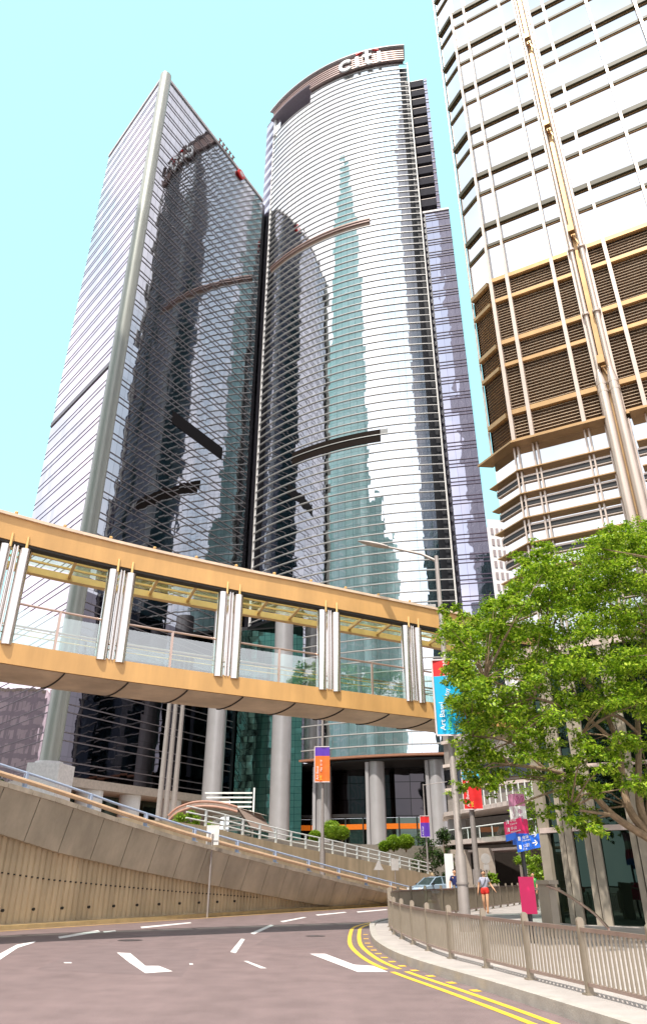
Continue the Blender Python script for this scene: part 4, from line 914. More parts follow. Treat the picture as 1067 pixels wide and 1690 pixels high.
bl = thing('office_block', 'rose grey office block standing beyond the left edge, mirrored in the dark tower', 'building', (-150, 190, 0))
mb = MB(); P_ = [(-175, 215), (-175, 165), (-118, 150), (-110, 175), (-120, 215)]; mb.sheet(P_[1:] + [P_[0]], 0, 44); mb.build('walls', glass_wall('block_wall', (.62, .52, .52), 3.2, 3.4, .02, .0, 1.2, rough=.5, seamcol=(.40, .34, .36), metal=.0), bl)
mb = MB(); mb.prism([(p[0] * .999, p[1] * 1.0) for p in P_], 43.5, 44.3); mb.build('roof', M_['cap'], bl)
dk = thing('office_tower', 'made-up dark slab hidden behind the steel framed tower, added to darken the curved tower reflections', 'tower', (46, 92, 0))  # unseen slab, added so the mirrored left edge of the curved tower turns dark
P_ = [(33.5, 107), (33.5, 76), (70, 76), (70, 107)]; mb = MB(); mb.sheet(P_ + [P_[0]], 0, 236); mb.build('walls', G_CKS, dk); mb = MB(); mb.prism([(34, 106.5), (34, 76.5), (69.5, 76.5), (69.5, 106.5)], 0, 236.5); mb.build('roof', M_['dark'], dk)
# ================================================================= FENCES
def fence(name, label, path, zb, h, step, pick, lab2=None, pw_=.10, hmul=1.0):
    f = thing(name, label, 'fence', (path[0][0], path[0][1], zb)); P = smoothp(path, 8); al_ = along(P)
    def at(s):
        for i in range(len(P) - 1):
            if al_[i + 1] >= s or i == len(P) - 2:
                q = (s - al_[i]) / (al_[i + 1] - al_[i]); t = Vector((P[i + 1][0] - P[i][0], P[i + 1][1] - P[i][1])).normalized(); return lerp(P[i], P[i + 1], q), t
    n = max(1, int(al_[-1] / step)); st_ = al_[-1] / n
    for k in range(n + 1):
        p, t = at(k * st_); a = math.atan2(t.y, t.x); mb = MB(); mb.box((*p, zb + h * .5), (.05, pw_, h + .06), a)
        o = []
        for j in range(9): q = math.pi * j / 8; o.append((pw_ / 2 * math.cos(q), h + .03 + pw_ * .5 * math.sin(q)))
        k0 = len(mb.v); nn = Vector((-t.y, t.x))
        for sx in (-.025, .025):
            for u, z in o: mb.v.append((p[0] + t.x * sx + nn.x * u, p[1] + t.y * sx + nn.y * u, zb + z))
        mb.f.append(tuple(k0 + j for j in range(9))); mb.f.append(tuple(k0 + 9 + j for j in reversed(range(9))))
        for j in range(8): mb.f.append((k0 + j + 1, k0 + j, k0 + 9 + j, k0 + 10 + j))
        mb.box((*p, zb + .01), (.14, pw_ + .06, .02), a)
        mb.build('post', M_['steel'], f)
        if k == n: break
        s0, s1 = k * st_ + .03, (k + 1) * st_ - .03; pr = MB()
        for zz, hh in ((zb + h - .07, .05), (zb + .12, .04)):
            for i in range(4):
                a_, _ = at(s0 + (s1 - s0) * i / 4); b_, _ = at(s0 + (s1 - s0) * (i + 1) / 4); pr.bar((*a_, zz), (*b_, zz), .055, hh)
        pr.build('rail', mat('rail_pink_steel', (.42, .32, .28), .35, .7), f); pk = MB(); m_ = max(2, int((s1 - s0) / pick))
        for i in range(m_):
            q, t = at(s0 + (s1 - s0) * (i + .5) / m_); pk.box((*q, zb + h * .5 + .02), (.014, .032, h - .2), math.atan2(t.y, t.x))
        pk.build('pickets', M_['steel'], f)
NF = [(4.35, 5.2), (4.15, 8.0), (3.95, 10.2), (3.55, 12.2), (3.15, 13.9), (2.80, 15.6), (2.45, 17.2), (2.22, 19.2), (2.05, 21.6), (1.98, 24.2), (2.12, 27.0)]
fence('guard_fence', 'grey steel picket fence curving along the kerb in the foreground', NF, .14, .83, 1.62, .105)
FF = [(2.12, 27.0), (2.5, 29.6), (3.7, 32.6), (5.6, 36.0), (8.2, 41.5), (11.2, 48), (14.6, 56)]
fence('guard_fence', 'grey steel fence along the far kerb behind the two walkers', FF, .14, 1.02, 1.6, .10)

# ================================================================= SIGNPOSTS
# pedestrian direction pylon
SX, SY = 5.05, 20.6
pyl = thing('direction_sign', 'black signpost with red and blue direction blades and a magenta box', 'signpost', (SX, SY, .14))
zz = lambda py: aty(860, py, SY)[2]
sp_ = lambda px, py, d=0: aty(px, py, SY + d)
mb = MB(); mb.tube([(SX, SY, .14), (SX, SY, 3.1)], .055, 12); mb.build('pole', M_['black'], pyl, smooth=True)
mb = MB(); c = sp_(872, 1478); hz = (sp_(872, 1447)[2], sp_(872, 1508)[2]); mb.prism([(SX - .22, SY - .15), (SX + .14, SY - .2), (SX + .22, SY + .1), (SX - .12, SY + .18)], hz[1], hz[0]); mb.build('magenta_box', M_['magenta'], pyl)
xb = sp_(854, 1330)[0]; w1_ = .16
mb = MB(); mb.box((SX + .0, SY, (zz(1331) + zz(1352)) / 2), (.30, .30, zz(1331) - zz(1352)), R(20)); mb.build('white_header', M_['signw'], pyl)
mb = MB(); mb.box((SX, SY, (zz(1311) + zz(1331)) / 2), (.30, .30, zz(1311) - zz(1331)), R(20)); mb.build('pink_header', mat('pink_head', (.62, .25, .42), .5), pyl)
mb = MB(); mb.box((SX, SY, (zz(1352) + zz(1376)) / 2 - .0), (.31, .31, zz(1352) - zz(1376)), R(20)); mb.build('red_core', M_['magenta'], pyl)
mb = MB(); mb.box((SX, SY, (zz(1376) + zz(1394)) / 2), (.31, .31, zz(1376) - zz(1394)), R(20)); mb.build('blue_core', M_['blue'], pyl)
def blade(x0, x1, z0, z1, m, nm, yy, slope=.0):
    mb = MB(); k = [(x0, z0), (x1, z0 + slope * (x1 - x0)), (x1, z1 + slope * (x1 - x0)), (x0, z1)]
    for y in (yy, yy + .05): mb.v += [(x, y, z) for x, z in k]
    mb.f = [(0, 1, 2, 3), (7, 6, 5, 4), (0, 4, 5, 1), (1, 5, 6, 2), (2, 6, 7, 3), (3, 7, 4, 0)]; return mb.build(nm, m, pyl)
YB = SY - .22
fx = lambda px, py: aty(px, py, YB)
A_ = fx(833, 1376)[0]; B_ = fx(862, 1376)[0]
blade(A_, B_, fx(833, 1378)[2], fx(833, 1357)[2], M_['magenta'], 'red_blade', YB, .25)
blade(A_ + .01, fx(852, 1385)[0], fx(836, 1389)[2], fx(836, 1378)[2], M_['blue'], 'blue_blade', YB, .25)
C_ = fx(851, 1390)[0]; D_ = fx(889, 1390)[0]
blade(C_, D_, fx(851, 1407)[2], fx(851, 1384)[2], M_['blue'], 'blue_blade', YB - .06, .20)
gl = MB()
def txt(body, size, x, z, y, sl=.22): text_on(gl, body, size, (x, y, z), (1, 0, sl), (0, 0, 1), (0, -1, 0), .002)
z_ = fx(833, 1378)[2]
for dz, a, b in ((.24, '↑', '中環'), (.06, '↑', '半山')):
    txt(b, .085, A_ + .14, z_ + dz + .05, YB - .01); txt('Central' if dz > .1 else 'Mid-Levels', .06, A_ + .14, z_ + dz - .02, YB - .01)
    gl.bar((A_ + .05, YB - .008, z_ + dz), (A_ + .05, YB - .008, z_ + dz + .11), .02, .005); gl.box((A_ + .10, YB - .008, z_ + dz + .06), (.035, .006, .09))
z2_ = fx(851, 1407)[2]
for dz, b, e in ((.24, '金鐘', 'Admiralty'), (.05, '公園', 'Park')):
    txt(b, .085, C_ + .14, z2_ + dz + .06, YB - .07, .2); txt(e, .055, C_ + .14, z2_ + dz, YB - .07, .2); gl.box((C_ + .07, YB - .068, z2_ + dz + .07), (.06, .006, .09))
    ax = D_ - .13; az = z2_ + dz + .16
    gl.bar((ax - .07, YB - .068, az), (ax + .05, YB - .068, az + .02), .006, .025); gl.bar((ax, YB - .068, az + .07), (ax + .06, YB - .068, az + .01), .006, .025); gl.bar((ax, YB - .068, az - .05), (ax + .06, YB - .068, az + .01), .006, .025)
gl.build('lettering', M_['signw'], pyl)
gl = MB()
for i, ch in enumerate('中環'): text_on(gl, ch, .15, (SX - .05, SY - .19, zz(1331) - .19 - i * .17), (.94, .34, 0), (0, 0, 1), (.34, -.94, 0), .002)
text_on(gl, 'Central', .10, (SX - .13, SY - .175, zz(1352) + .04), (0, 0, 1), (-.94, -.34, 0), (.34, -.94, 0), .002)
gl.build('lettering', mat('mauve_print', (.45, .15, .3), .5), pyl)
gl = MB()
for u in (-.075, .075):
    c = Vector((SX + .94 * u + .34 * .158, SY + .34 * u - .94 * .158, (zz(1311) + zz(1331)) / 2)); ns = Vector((.34, -.94, 0)); ux = Vector((.94, .34, 0))
    for k in range(14):
        a, b = 2 * math.pi * k / 14, 2 * math.pi * (k + 1) / 14; gl.bar(c + ux * .05 * math.cos(a) + Vector((0, 0, .09 * math.sin(a))), c + ux * .05 * math.cos(b) + Vector((0, 0, .09 * math.sin(b))), .012, .004, up=(0, 1, 0))
    gl.bar(c - Vector((0, 0, .05)), c + Vector((0, 0, .05)), .014, .004, up=(0, 1, 0))
gl.build('roundels', mat('roundel_ink', (.45, .03, .2), .5), pyl)
# roadside sign seen from behind, at the wall
bs = thing('road_sign', 'white backed square road sign on a thin pole against the ribbed wall', 'road sign', (*wpt(9.2, .75), 0))
p = wpt(9.9, 1.0); bt = aty(342, 1512, p[1]); p = (bt[0], p[1]); zt = aty(348, 1376, p[1])[2]
mb = MB(); mb.tube([(*p, 0), (*p, zt)], .045, 10); mb.build('pole', M_['lampgrey'], bs, smooth=True)
mb = MB(); mb.box((p[0], p[1] + .06, zt - .05), (.56, .03, .80)); mb.box((p[0], p[1] + .03, zt - .25), (.5, .03, .04)); mb.build('plate', mat('plate_pale', (.66, .64, .62), .5), bs)
rs_ = thing('road_sign', 'round sign with small plate on a thin pole behind the walking woman', 'road sign', (.1985 * 52, 52, .14))
x = .1985 * 52; zt = aty(803, 1417, 52)[2]; mb = MB(); mb.tube([(x, 52, .14), (x, 52, zt)], .04, 8); mb.build('pole', M_['lampgrey'], rs_); mb = MB(); mb.tube([(x, 51.9, zt), (x, 51.93, zt)], .30, 20); mb.box((x, 51.92, zt - .48), (.34, .03, .3)); mb.build('plate', M_['signback'], rs_)
for (px, py, Y, w_, h_, lab) in ((651, 1427, 60, .55, .75, 'small white square sign plate on a thin post before the ochre parapet'), (624, 1428, 58, .5, .5, 'small pointed warning sign plate left of the square sign plate')):
    c = aty(px, py, Y); t = thing('road_sign', lab, 'road sign', (c[0], Y, .5)); mb = MB(); mb.tube([(c[0], Y, .5), (c[0], Y, c[2])], .03, 8); mb.build('pole', M_['lampgrey'], t); mb = MB()
    if w_ > .52: mb.box((c[0], Y - .05, c[2]), (w_, .03, h_))
    else: mb.v = [(c[0] - .35, Y - .05, c[2] - .3), (c[0] + .35, Y - .05, c[2] - .3), (c[0], Y - .05, c[2] + .35), (c[0] - .35, Y - .02, c[2] - .3), (c[0] + .35, Y - .02, c[2] - .3), (c[0], Y - .02, c[2] + .35)]; mb.f = [(0, 1, 2), (5, 4, 3), (0, 3, 4, 1), (1, 4, 5, 2), (2, 5, 3, 0)]
    mb.build('plate', M_['signback'], t)
c = aty(742, 1450, 60); wbz = thing('notice_board', 'plain white upright notice board between the car and the man in navy', 'board', (c[0], 60, .1))
mb = MB(); mb.box((c[0], 60, 1.6), (.62, .12, 2.9)); mb.build('board', M_['signw'], wbz); mb = MB(); mb.box((c[0], 60, .12), (.8, .4, .2)); mb.build('foot', M_['lampgrey'], wbz)

# curved stair handrail and stone post by the glass hall
hr = thing('stair_handrail', 'curved metal handrail sweeping down from a stone post beside the glass hall', 'handrail', (6.0, 21.4, .14))
pts = smoothp([aty(902, 1462, 22.5), aty(925, 1471, 22), aty(955, 1490, 21.5), aty(980, 1508, 21), aty(1003, 1532, 20.5)], 4)
mb = MB(); mb.tube(pts, .035, 10); mb.build('rail', M_['rail'], hr, smooth=True)
q = aty(906, 1490, 22.6); mb = MB(); mb.box((q[0], 22.7, .75), (.22, .5, 1.25), R(20)); mb.box((q[0], 22.6, 1.42), (.3, .6, .10), R(20)); mb.build('post', mat('pier_stone', (.3, .3, .3)), hr)
q2 = aty(1003, 1532, 20.5); mb = MB(); mb.tube([(q2[0], 20.5, .1), (q2[0], 20.5, q2[2])], .03, 8); mb.build('post', M_['rail'], hr)
mb = MB(); a = aty(868, 1468, 30); b = aty(895, 1455, 24); mb.tube([(a[0], 30, 1.15), (b[0], 24, 1.25), (b[0] + .35, 23.6, 1.25)], .03, 8); mb.build('rail', M_['rail'], hr, smooth=True)
mb = MB(); mb.sheet([(a[0], 30), (b[0], 24)], .2, 1.1); mb.build('glass_panel', CLEAR, hr)
rp = thing('red_marker', 'small orange red paddle on a thin stand by the stair handrail', 'marker', (*aty(897, 1470, 26)[:2], .14)); c = aty(897, 1470, 26)
mb = MB(); mb.tube([(c[0], 26, .14), (c[0], 26, c[2])], .018, 6); mb.build('stand', M_['lampgrey'], rp); mb = MB(); mb.tube([(c[0], 25.97, c[2]), (c[0], 26.0, c[2])], .10, 12); mb.build('disc', mat('marker_red', (.7, .12, .05), .5), rp)

# ================================================================= PLANTS
def leafmat(name, c1, c2, c3):
    m = bpy.data.materials.new(name); m.use_nodes = True; t = m.node_tree; n = t.nodes; l = t.links; p = n['Principled BSDF']
    g = n.new('ShaderNodeNewGeometry'); r = n.new('ShaderNodeValToRGB'); r.color_ramp.elements[0].color = c1 + (1,); r.color_ramp.elements[1].color = c3 + (1,)
    e = r.color_ramp.elements.new(.55); e.color = c2 + (1,); l.new(g.outputs['Random Per Island'], r.inputs[0]); l.new(r.outputs[0], p.inputs['Base Color'])
    p.inputs['Roughness'].default_value = .45; p.inputs['Specular IOR Level'].default_value = .35
    tr = n.new('ShaderNodeBsdfTranslucent'); mi = n.new('ShaderNodeMixShader'); mi.inputs[0].default_value = .42; o = [x for x in n if x.type == 'OUTPUT_MATERIAL'][0]
    gm = n.new('ShaderNodeMix'); gm.data_type = 'RGBA'; gm.blend_type = 'MULTIPLY'; gm.inputs[0].default_value = 0; l.new(r.outputs[0], tr.inputs[0])
    l.new(p.outputs[0], mi.inputs[1]); l.new(tr.outputs[0], mi.inputs[2]); l.new(mi.outputs[0], o.inputs[0]); return m
LEAF = leafmat('tree_leaf', (.045, .105, .004), (.21, .36, .012), (.48, .58, .06))
LEAFY = leafmat('topiary_leaf', (.10, .19, .01), (.22, .36, .02), (.36, .48, .05))
LEAFD = leafmat('dark_leaf', (.02, .05, .012), (.05, .10, .02), (.09, .16, .03))
rnd = random.Random(3)
def leaf(mb, c, s, droop=.3, rr=rnd):
    a = rr.uniform(0, 6.283); e = rr.gauss(0, .5) - droop; d = Vector((math.cos(a) * math.cos(e), math.sin(a) * math.cos(e), math.sin(e))); sd = d.cross(Vector((rr.gauss(0, .35), rr.gauss(0, .35), 1))).normalized()
    L_ = s * rr.uniform(.7, 1.35); w_ = L_ * .27; c = Vector(c); k = len(mb.v)
    mb.v += [tuple(c), tuple(c + d * L_ * .5 + sd * w_), tuple(c + d * L_), tuple(c + d * L_ * .5 - sd * w_)]; mb.f.append((k, k + 1, k + 2, k + 3))
def clump(mb, c, r, n, s, flat=.6):
    for _ in range(n):
        v = Vector((rnd.gauss(0, 1), rnd.gauss(0, 1), rnd.gauss(0, 1))); v = v.normalized() * (rnd.random() ** .45) * r; leaf(mb, (c[0] + v.x, c[1] + v.y, c[2] + v.z * flat), s)

tr = thing('street_tree', 'large leafy green street tree with forked trunk before the steel framed tower', 'tree', (8.9, 20.6, .14))
# crown clumps located from the crown's outline in the photo, spread in depth
limbs = MB(); base = Vector((8.95, 20.6, .14)); fork = Vector((8.55, 20.7, 2.3))
limbs.tube([tuple(base), tuple(base.lerp(fork, .5) + Vector((.03, 0, 0))), tuple(fork)], [.26, .21, .19], 12)
def limb(pts, r0, r1):
    P_ = smoothp([tuple(p) for p in pts], 5); n = len(P_); limbs.tube(P_, [r0 + (r1 - r0) * i / (n - 1) for i in range(n)], 8)
def T(px, py, Y): return Vector(aty(px, py, Y))
majors = [([fork, T(1010, 1345, 20.6), T(960, 1292, 20.2), T(900, 1270, 19.6), T(840, 1262, 19.2)], .11, .03),
          ([fork, T(1035, 1330, 20.9), T(1018, 1230, 21.2), T(985, 1150, 21.6), T(930, 1080, 22)], .12, .035),
          ([fork, T(1055, 1330, 21), T(1052, 1210, 21.8), T(1040, 1100, 22.6), T(1000, 980, 23.2)], .13, .03),
          ([fork, T(1070, 1340, 21), T(1085, 1200, 20.6), T(1075, 1050, 21), T(1060, 930, 21.5)], .13, .03),
          ([T(1018, 1230, 21.2), T(960, 1180, 20.4), T(880, 1150, 20), T(800, 1120, 19.6)], .06, .02),
          ([T(985, 1150, 21.6), T(900, 1060, 22), T(830, 1030, 22.6), T(765, 1030, 23)], .06, .02),
          ([T(960, 1292, 20.2), T(900, 1310, 19.4), T(850, 1330, 19)], .04, .015), ([T(1010, 1345, 20.6), T(975, 1340, 19.6), T(940, 1335, 19)], .05, .02),
          ([T(900, 1270, 19.6), T(840, 1225, 19.4), T(780, 1215, 19.4)], .04, .015), ([T(1052, 1210, 21.8), T(1010, 1180, 21), T(960, 1210, 20)], .05, .02),
          ([fork, Vector((9.8, 21, 4)), Vector((11, 21, 6.5)), Vector((12, 21.5, 9))], .12, .03), ([fork, Vector((9.4, 20, 4)), Vector((10, 18.6, 6.5)), Vector((10.5, 18, 8.5))], .1, .03)]
for p_, a, b in majors: limb(p_, a, b)
crown = MB()
# (px, py, radius px, density): clump centres read off the crown
cl_ = [(742,1040,20),(760,1060,26),(778,1030,22),(800,1050,30),(770,1085,26),(790,1110,28),(820,1010,24),(845,1035,28),(830,1075,32),(860,1100,32),(800,1140,28),(765,1130,22),(780,1165,26),(775,1200,24),
 (810,1190,26),(840,1160,30),(870,1005,26),(880,960,26),(905,935,26),(930,950,30),(960,930,30),(990,915,28),(1020,905,28),(1045,895,26),(1065,910,30),(900,985,30),(935,1000,34),(975,975,34),(1015,955,34),(1050,965,34),
 (880,1040,30),(915,1060,32),(955,1040,34),(1000,1020,34),(1040,1020,34),(1070,1040,36),(890,1130,30),(930,1110,34),(975,1100,34),(1020,1085,34),(1060,1100,34),(860,1190,28),(900,1180,30),(945,1160,30),(990,1160,28),(1035,1150,30),(1075,1160,34),
 (790,1235,22),(780,1265,18),(768,1290,14),(820,1240,24),(830,1275,22),(850,1300,22),(800,1290,16),(860,1240,28),(880,1290,24),(905,1240,28),(920,1290,22),(950,1230,26),(960,1270,18),(905,1330,20),(880,1345,14),(935,1320,16),(975,1360,14),(960,1345,16),(990,1310,14),(1010,1250,22),(1050,1240,26),(1040,1290,18),(1080,1290,24),
 (1013,885,20),(1035,878,18),(985,895,18),(748,1010,10),(850,980,16),(835,995,16),(752,1160,16),(745,1100,14),(900,905,14),(1090,960,40),(1110,1050,50),(1100,1180,40),(870,930,14)]
for px, py, rp_ in cl_:
    for layer in range(4):
        Y = 21.2 + (layer - 1.3) * 1.4 + rnd.uniform(-.8, .8) - (0 if py < 1100 else .9); ox, oy = rnd.uniform(-14, 14), rnd.uniform(-12, 12)
        if py > 1220 and layer == 2: continue
        c = aty(px + ox, py + oy, Y); dep = Y * CP + (c[2] - EH) * SP; r_ = rp_ / F * dep * .98
        if c[2] < 1.6 or (818 < px + ox < 905 and py + oy > 1282): continue
        # sub-clumps give ragged layers
        for _ in range(7):
            v = Vector((rnd.gauss(0, .5), rnd.gauss(0, .5), rnd.gauss(0, .42))) * r_; cc = Vector(c) + v
            clump(crown, cc, r_ * .55, int(44 * (rp_ / 26) ** 1.3) + 10, .105, .45)
        if layer != 1 and rnd.random() < .8:
            b_ = min((Vector(p) for P_, _, _ in majors for p in P_[1:]), key=lambda q: (q - Vector(c)).length)
            limbs.tube([tuple(b_), tuple(b_.lerp(Vector(c), .5) + Vector((0, 0, .12))), tuple(c)], [.028, .018, .007], 5)
for _ in range(70):
    x = rnd.uniform(9.5, 15); y = rnd.uniform(17.5, 25); z = rnd.uniform(5, 11.2); clump(crown, (x, y, z), .6, 60, .14, .5)
limbs.build('trunk', M_['bark'], tr, smooth=True); crown.build('crown', LEAF, tr)
print('leaves', len(crown.f))

def topiary(px, py, rp_, Y, lab):
    c = aty(px, py, Y); r_ = rp_ / F * (Y * CP + (c[2] - EH) * SP); t = thing('topiary_bush', lab, 'bush', (c[0], Y, 4.0), 'round topiary bushes on the plaza edge')
    mb = MB(); mb.tube([(c[0], Y, 3.8), (c[0], Y, c[2])], .09, 8); mb.build('stem', M_['bark'], t); mb = MB()
    for i in range(9): mb_ = 0
    mb.lathe((c[0], Y, c[2]), [(r_ * .86 * math.cos(a), r_ * .80 * math.sin(a)) for a in [math.pi * (k / 8 - .5) for k in range(9)]], 14) if False else None
    ic = bmesh.new(); bmesh.ops.create_icosphere(ic, subdivisions=3, radius=r_ * .8); k0 = len(mb.v)
    for v in ic.verts: mb.v.append((c[0] + v.co.x, Y + v.co.y, c[2] + v.co.z * .88))
    for f in ic.faces: mb.f.append(tuple(k0 + q.index for q in f.verts))
    ic.free()
    for _ in range(2600):
        v = Vector((rnd.gauss(0, 1), rnd.gauss(0, 1), rnd.gauss(0, 1))).normalized() * r_ * rnd.uniform(.80, 1.0); leaf(mb, (c[0] + v.x, Y + v.y, c[2] + v.z * .88), .17, 0)
    mb.build('foliage', LEAFY, t)
for px, py, rp_, Y, lab in ((520, 1380, 10, 88, 'small leftmost ball of the left topiary cluster'), (546, 1370, 17, 88, 'largest round topiary bush, middle of the left cluster beside the orange banner pole'), (564, 1374, 12, 89.5, 'round topiary right of the largest ball in the left cluster'),
                            (634, 1397, 9, 84, 'small leftmost ball of the right topiary cluster'), (649, 1391, 13, 84, 'middle ball of the right topiary cluster'), (669, 1389, 13, 85, 'rightmost ball of the right topiary cluster beside the conifer')):
    topiary(px, py, rp_, Y, lab)
def bush(name, lab, c, rx, ry, rz, n, m, s=.25, cat='shrub', grp=None, stem=True, cone=False):
    t = thing(name, lab, cat, (c[0], c[1], c[2] - rz), grp); mb = MB()
    if stem: q = MB(); q.tube([(c[0], c[1], c[2] - rz - .4), (c[0], c[1], c[2] + rz * .5)], [.12, .04], 8); q.build('trunk', M_['bark'], t)
    subs = [(rnd.uniform(-1, 1), rnd.uniform(-1, 1), rnd.uniform(-1, 1)) for _ in range(max(6, n // 120))]
    for a in subs:
        f = (1 - (a[2] + 1) / 2) * .95 + .12 if cone else math.sqrt(max(.05, 1 - a[2] ** 2)); cc = (c[0] + a[0] * rx * f * .75, c[1] + a[1] * ry * f * .75, c[2] + a[2] * rz * .85); clump(mb, cc, min(rx, rz) * (.42 if not cone else .30), 120, s, .7)
    mb.build('foliage', m, t)
c = aty(733, 1412, 84); bush('conifer', 'dark green cone shaped conifer left of the tall lamp pole', (c[0], 84, c[2]), 1.7, 1.7, 3.0, 3000, LEAFD, .24, 'conifer', cone=True)
for i, (px, py, Y, rx, rz, n) in enumerate(((600, 1405, 90, 3.2, .9, 1500), (700, 1410, 88, 2.0, 2.2, 1800), (480, 1388, 88, 2.4, .8, 1200), (752, 1425, 86, 1.6, 2.4, 1400))):
    c = aty(px, py, Y); bush('shrub', ['low dark hedge between the two topiary clusters', 'dark bushy shrub between conifer and topiary balls', 'low hedge left of the topiary clusters', 'dark shrub just right of the conifer'][i], (c[0], Y, c[2]), rx, 1.4, rz, n, LEAFD, .26, grp='dark shrubs along the plaza edge', stem=False)
for i in range(7):
    x, y = -104 - i * 2.2 + (i % 2) * 5, 138 + i * 9; bush('garden_tree', 'tree %s in the row beyond the left edge, mirrored in the dark tower' % ['one', 'two', 'three', 'four', 'five', 'six', 'seven'][i], (x, y, 12), 6.5, 6.5, 9, 2200, LEAFY if i % 3 == 0 else LEAFD, .9, 'tree', 'trees beyond the left edge')
c = aty(312, 1357, 80); bush('shrub', 'bright green shrub in front of the arched canopy', (c[0], 80, c[2]), 2.0, 1.2, 1.0, 2200, LEAFY, .22, stem=False)
c = aty(330, 1366, 80); bush('shrub', 'bright green low shrub right below the arched canopy shrub', (c[0], 80, c[2]), 1.8, 1.2, .7, 1500, LEAFY, .22, stem=False)
for i, (px, py, Y, rx, rz) in enumerate(((885, 1352, 62, 2.6, 2.4), (893, 1408, 60, 2.0, 2.0), (870, 1430, 58, 1.6, .7), (805, 1449, 64, .9, .4))):
    c = aty(px, py, Y); bush('garden_tree' if i < 2 else 'shrub', ['yellow green tree above the walkway right of the signpost', 'yellow green tree below the walkway right of the signpost', 'low green shrub behind the magenta box', 'tiny green shrub behind the walking woman'][i], (c[0], Y, c[2]), rx, 2, rz, 2200 if i < 2 else 900, LEAFY, .24, 'tree' if i < 2 else 'shrub', stem=i < 2)

# ================================================================= CAR
def build_car(c, ang):
    t = thing('parked_car', 'pale blue hatchback seen behind the fence beside the ochre parapet', 'car', (c[0], c[1], 0)); co, si = math.cos(ang), math.sin(ang)
    def W(x, y, z): return (c[0] + x * co - y * si, c[1] + x * si + y * co, z)
    low = [(2.15, .35), (2.2, .62), (2.1, .80), (1.2, .98), (.75, 1.02), (-1.6, 1.08), (-2.05, 1.0), (-2.15, .7), (-2.1, .35)]; top = [(1.15, .98), (.35, 1.48), (-.3, 1.56), (-1.3, 1.52), (-2.0, 1.02)]
    def slab(prof, hw, hw2=None):
        mb = MB(); n = len(prof); zt_ = max(p[1] for p in prof); zb_ = min(p[1] for p in prof)
        for s_ in (-1, 1):
            for x, z in prof: q = hw - (hw - (hw2 or hw)) * (z - zb_) / (zt_ - zb_); mb.v.append(W(x, s_ * q, z))
        mb.f.append(tuple(range(n))[::-1] if False else tuple(range(n))); mb.f.append(tuple(n + i for i in reversed(range(n))))
        for i in range(n): j = (i + 1) % n; mb.f.append((j, i, n + i, n + j))
        return mb
    body = slab(low, .86, .80).build('body', mat('car_paint', (.45, .58, .72), .25, .3, var=.03, coat=1), t); bm_ = body.modifiers.new('b', 'BEVEL'); bm_.width = .06; bm_.segments = 3
    cab = slab(top, .76, .60).build('windows', mat('car_glass', (.06, .09, .09), .08, .4), t)
    rf = slab([(.30, 1.49), (-.3, 1.58), (-1.35, 1.54), (-1.4, 1.49)], .62, .56).build('roof', mat('car_paint', (.4, .5, .7)), t); b2 = rf.modifiers.new('b', 'BEVEL'); b2.width = .03
    pl = MB()
    for s_ in (-1, 1):
        for a, b in (((1.15, .98), (.35, 1.49)), ((-.35, 1.03), (-.35, 1.52)), ((-1.3, 1.08), (-1.25, 1.51)), ((-2.0, 1.04), (-1.35, 1.52))):
            pl.bar(W(a[0], s_ * .75, a[1]), W(b[0], s_ * .615, b[1]), .07, .05)
    pl.build('pillars', mat('car_paint', (.4, .5, .7)), t)
    for x in (1.4, -1.35):
        for s_ in (-1, 1):
            w_ = MB(); w_.tube([W(x, s_ * .70, .32), W(x, s_ * .88, .32)], .32, 20); wo_ = w_.build('wheel', M_['black'], t, smooth=True); r__ = MB(); r__.tube([W(x, s_ * .875, .32), W(x, s_ * .892, .32)], .19, 14); r__.build('rim', M_['lampgrey'], wo_)
    for s_ in (-1, 1):
        h = MB(); h.box(W(2.12, s_ * .62, .72), (.16, .34, .16), ang); h.build('headlight', M_['signw'], t); h = MB(); h.box(W(.95, s_ * .92, 1.04), (.12, .2, .13), ang); h.build('wing_mirror', M_['black'], t)
    h = MB(); h.box(W(2.2, 0, .55), (.06, .8, .18), ang); h.build('grille', M_['black'], t)
    h = MB(); h.box(W(2.24, 0, .38), (.02, .5, .11), ang); h.build('number_plate', M_['signw'], t)
build_car((8.9, 67), R(218))

# ================================================================= PEOPLE
def skin_mesh(name, joints, edges, m, parent, sub=2):
    me = bpy.data.meshes.new(name); o = ORG[parent.name]; me.from_pydata([tuple(Vector(j[0]) - Vector(o)) for j in joints], edges, []); ob = bpy.data.objects.new(name, me); sc.collection.objects.link(ob)
    md = ob.modifiers.new('s', 'SKIN'); md.use_smooth_shade = True
    for i, j in enumerate(joints): r_ = j[1]; me.skin_vertices[0].data[i].radius = r_ if isinstance(r_, tuple) else (r_, r_)
    me.skin_vertices[0].data[0].use_root = True
    sd = ob.modifiers.new('u', 'SUBSURF'); sd.levels = sd.render_levels = sub
    dg = bpy.context.evaluated_depsgraph_get(); ev = bpy.data.meshes.new_from_object(ob.evaluated_get(dg)); ob.modifiers.clear(); ob.data = ev
    if not ev.materials: ev.materials.append(m)
    else: ev.materials[0] = m
    ev.polygons.foreach_set('use_smooth', [True] * len(ev.polygons)); ob.parent = parent; return ob
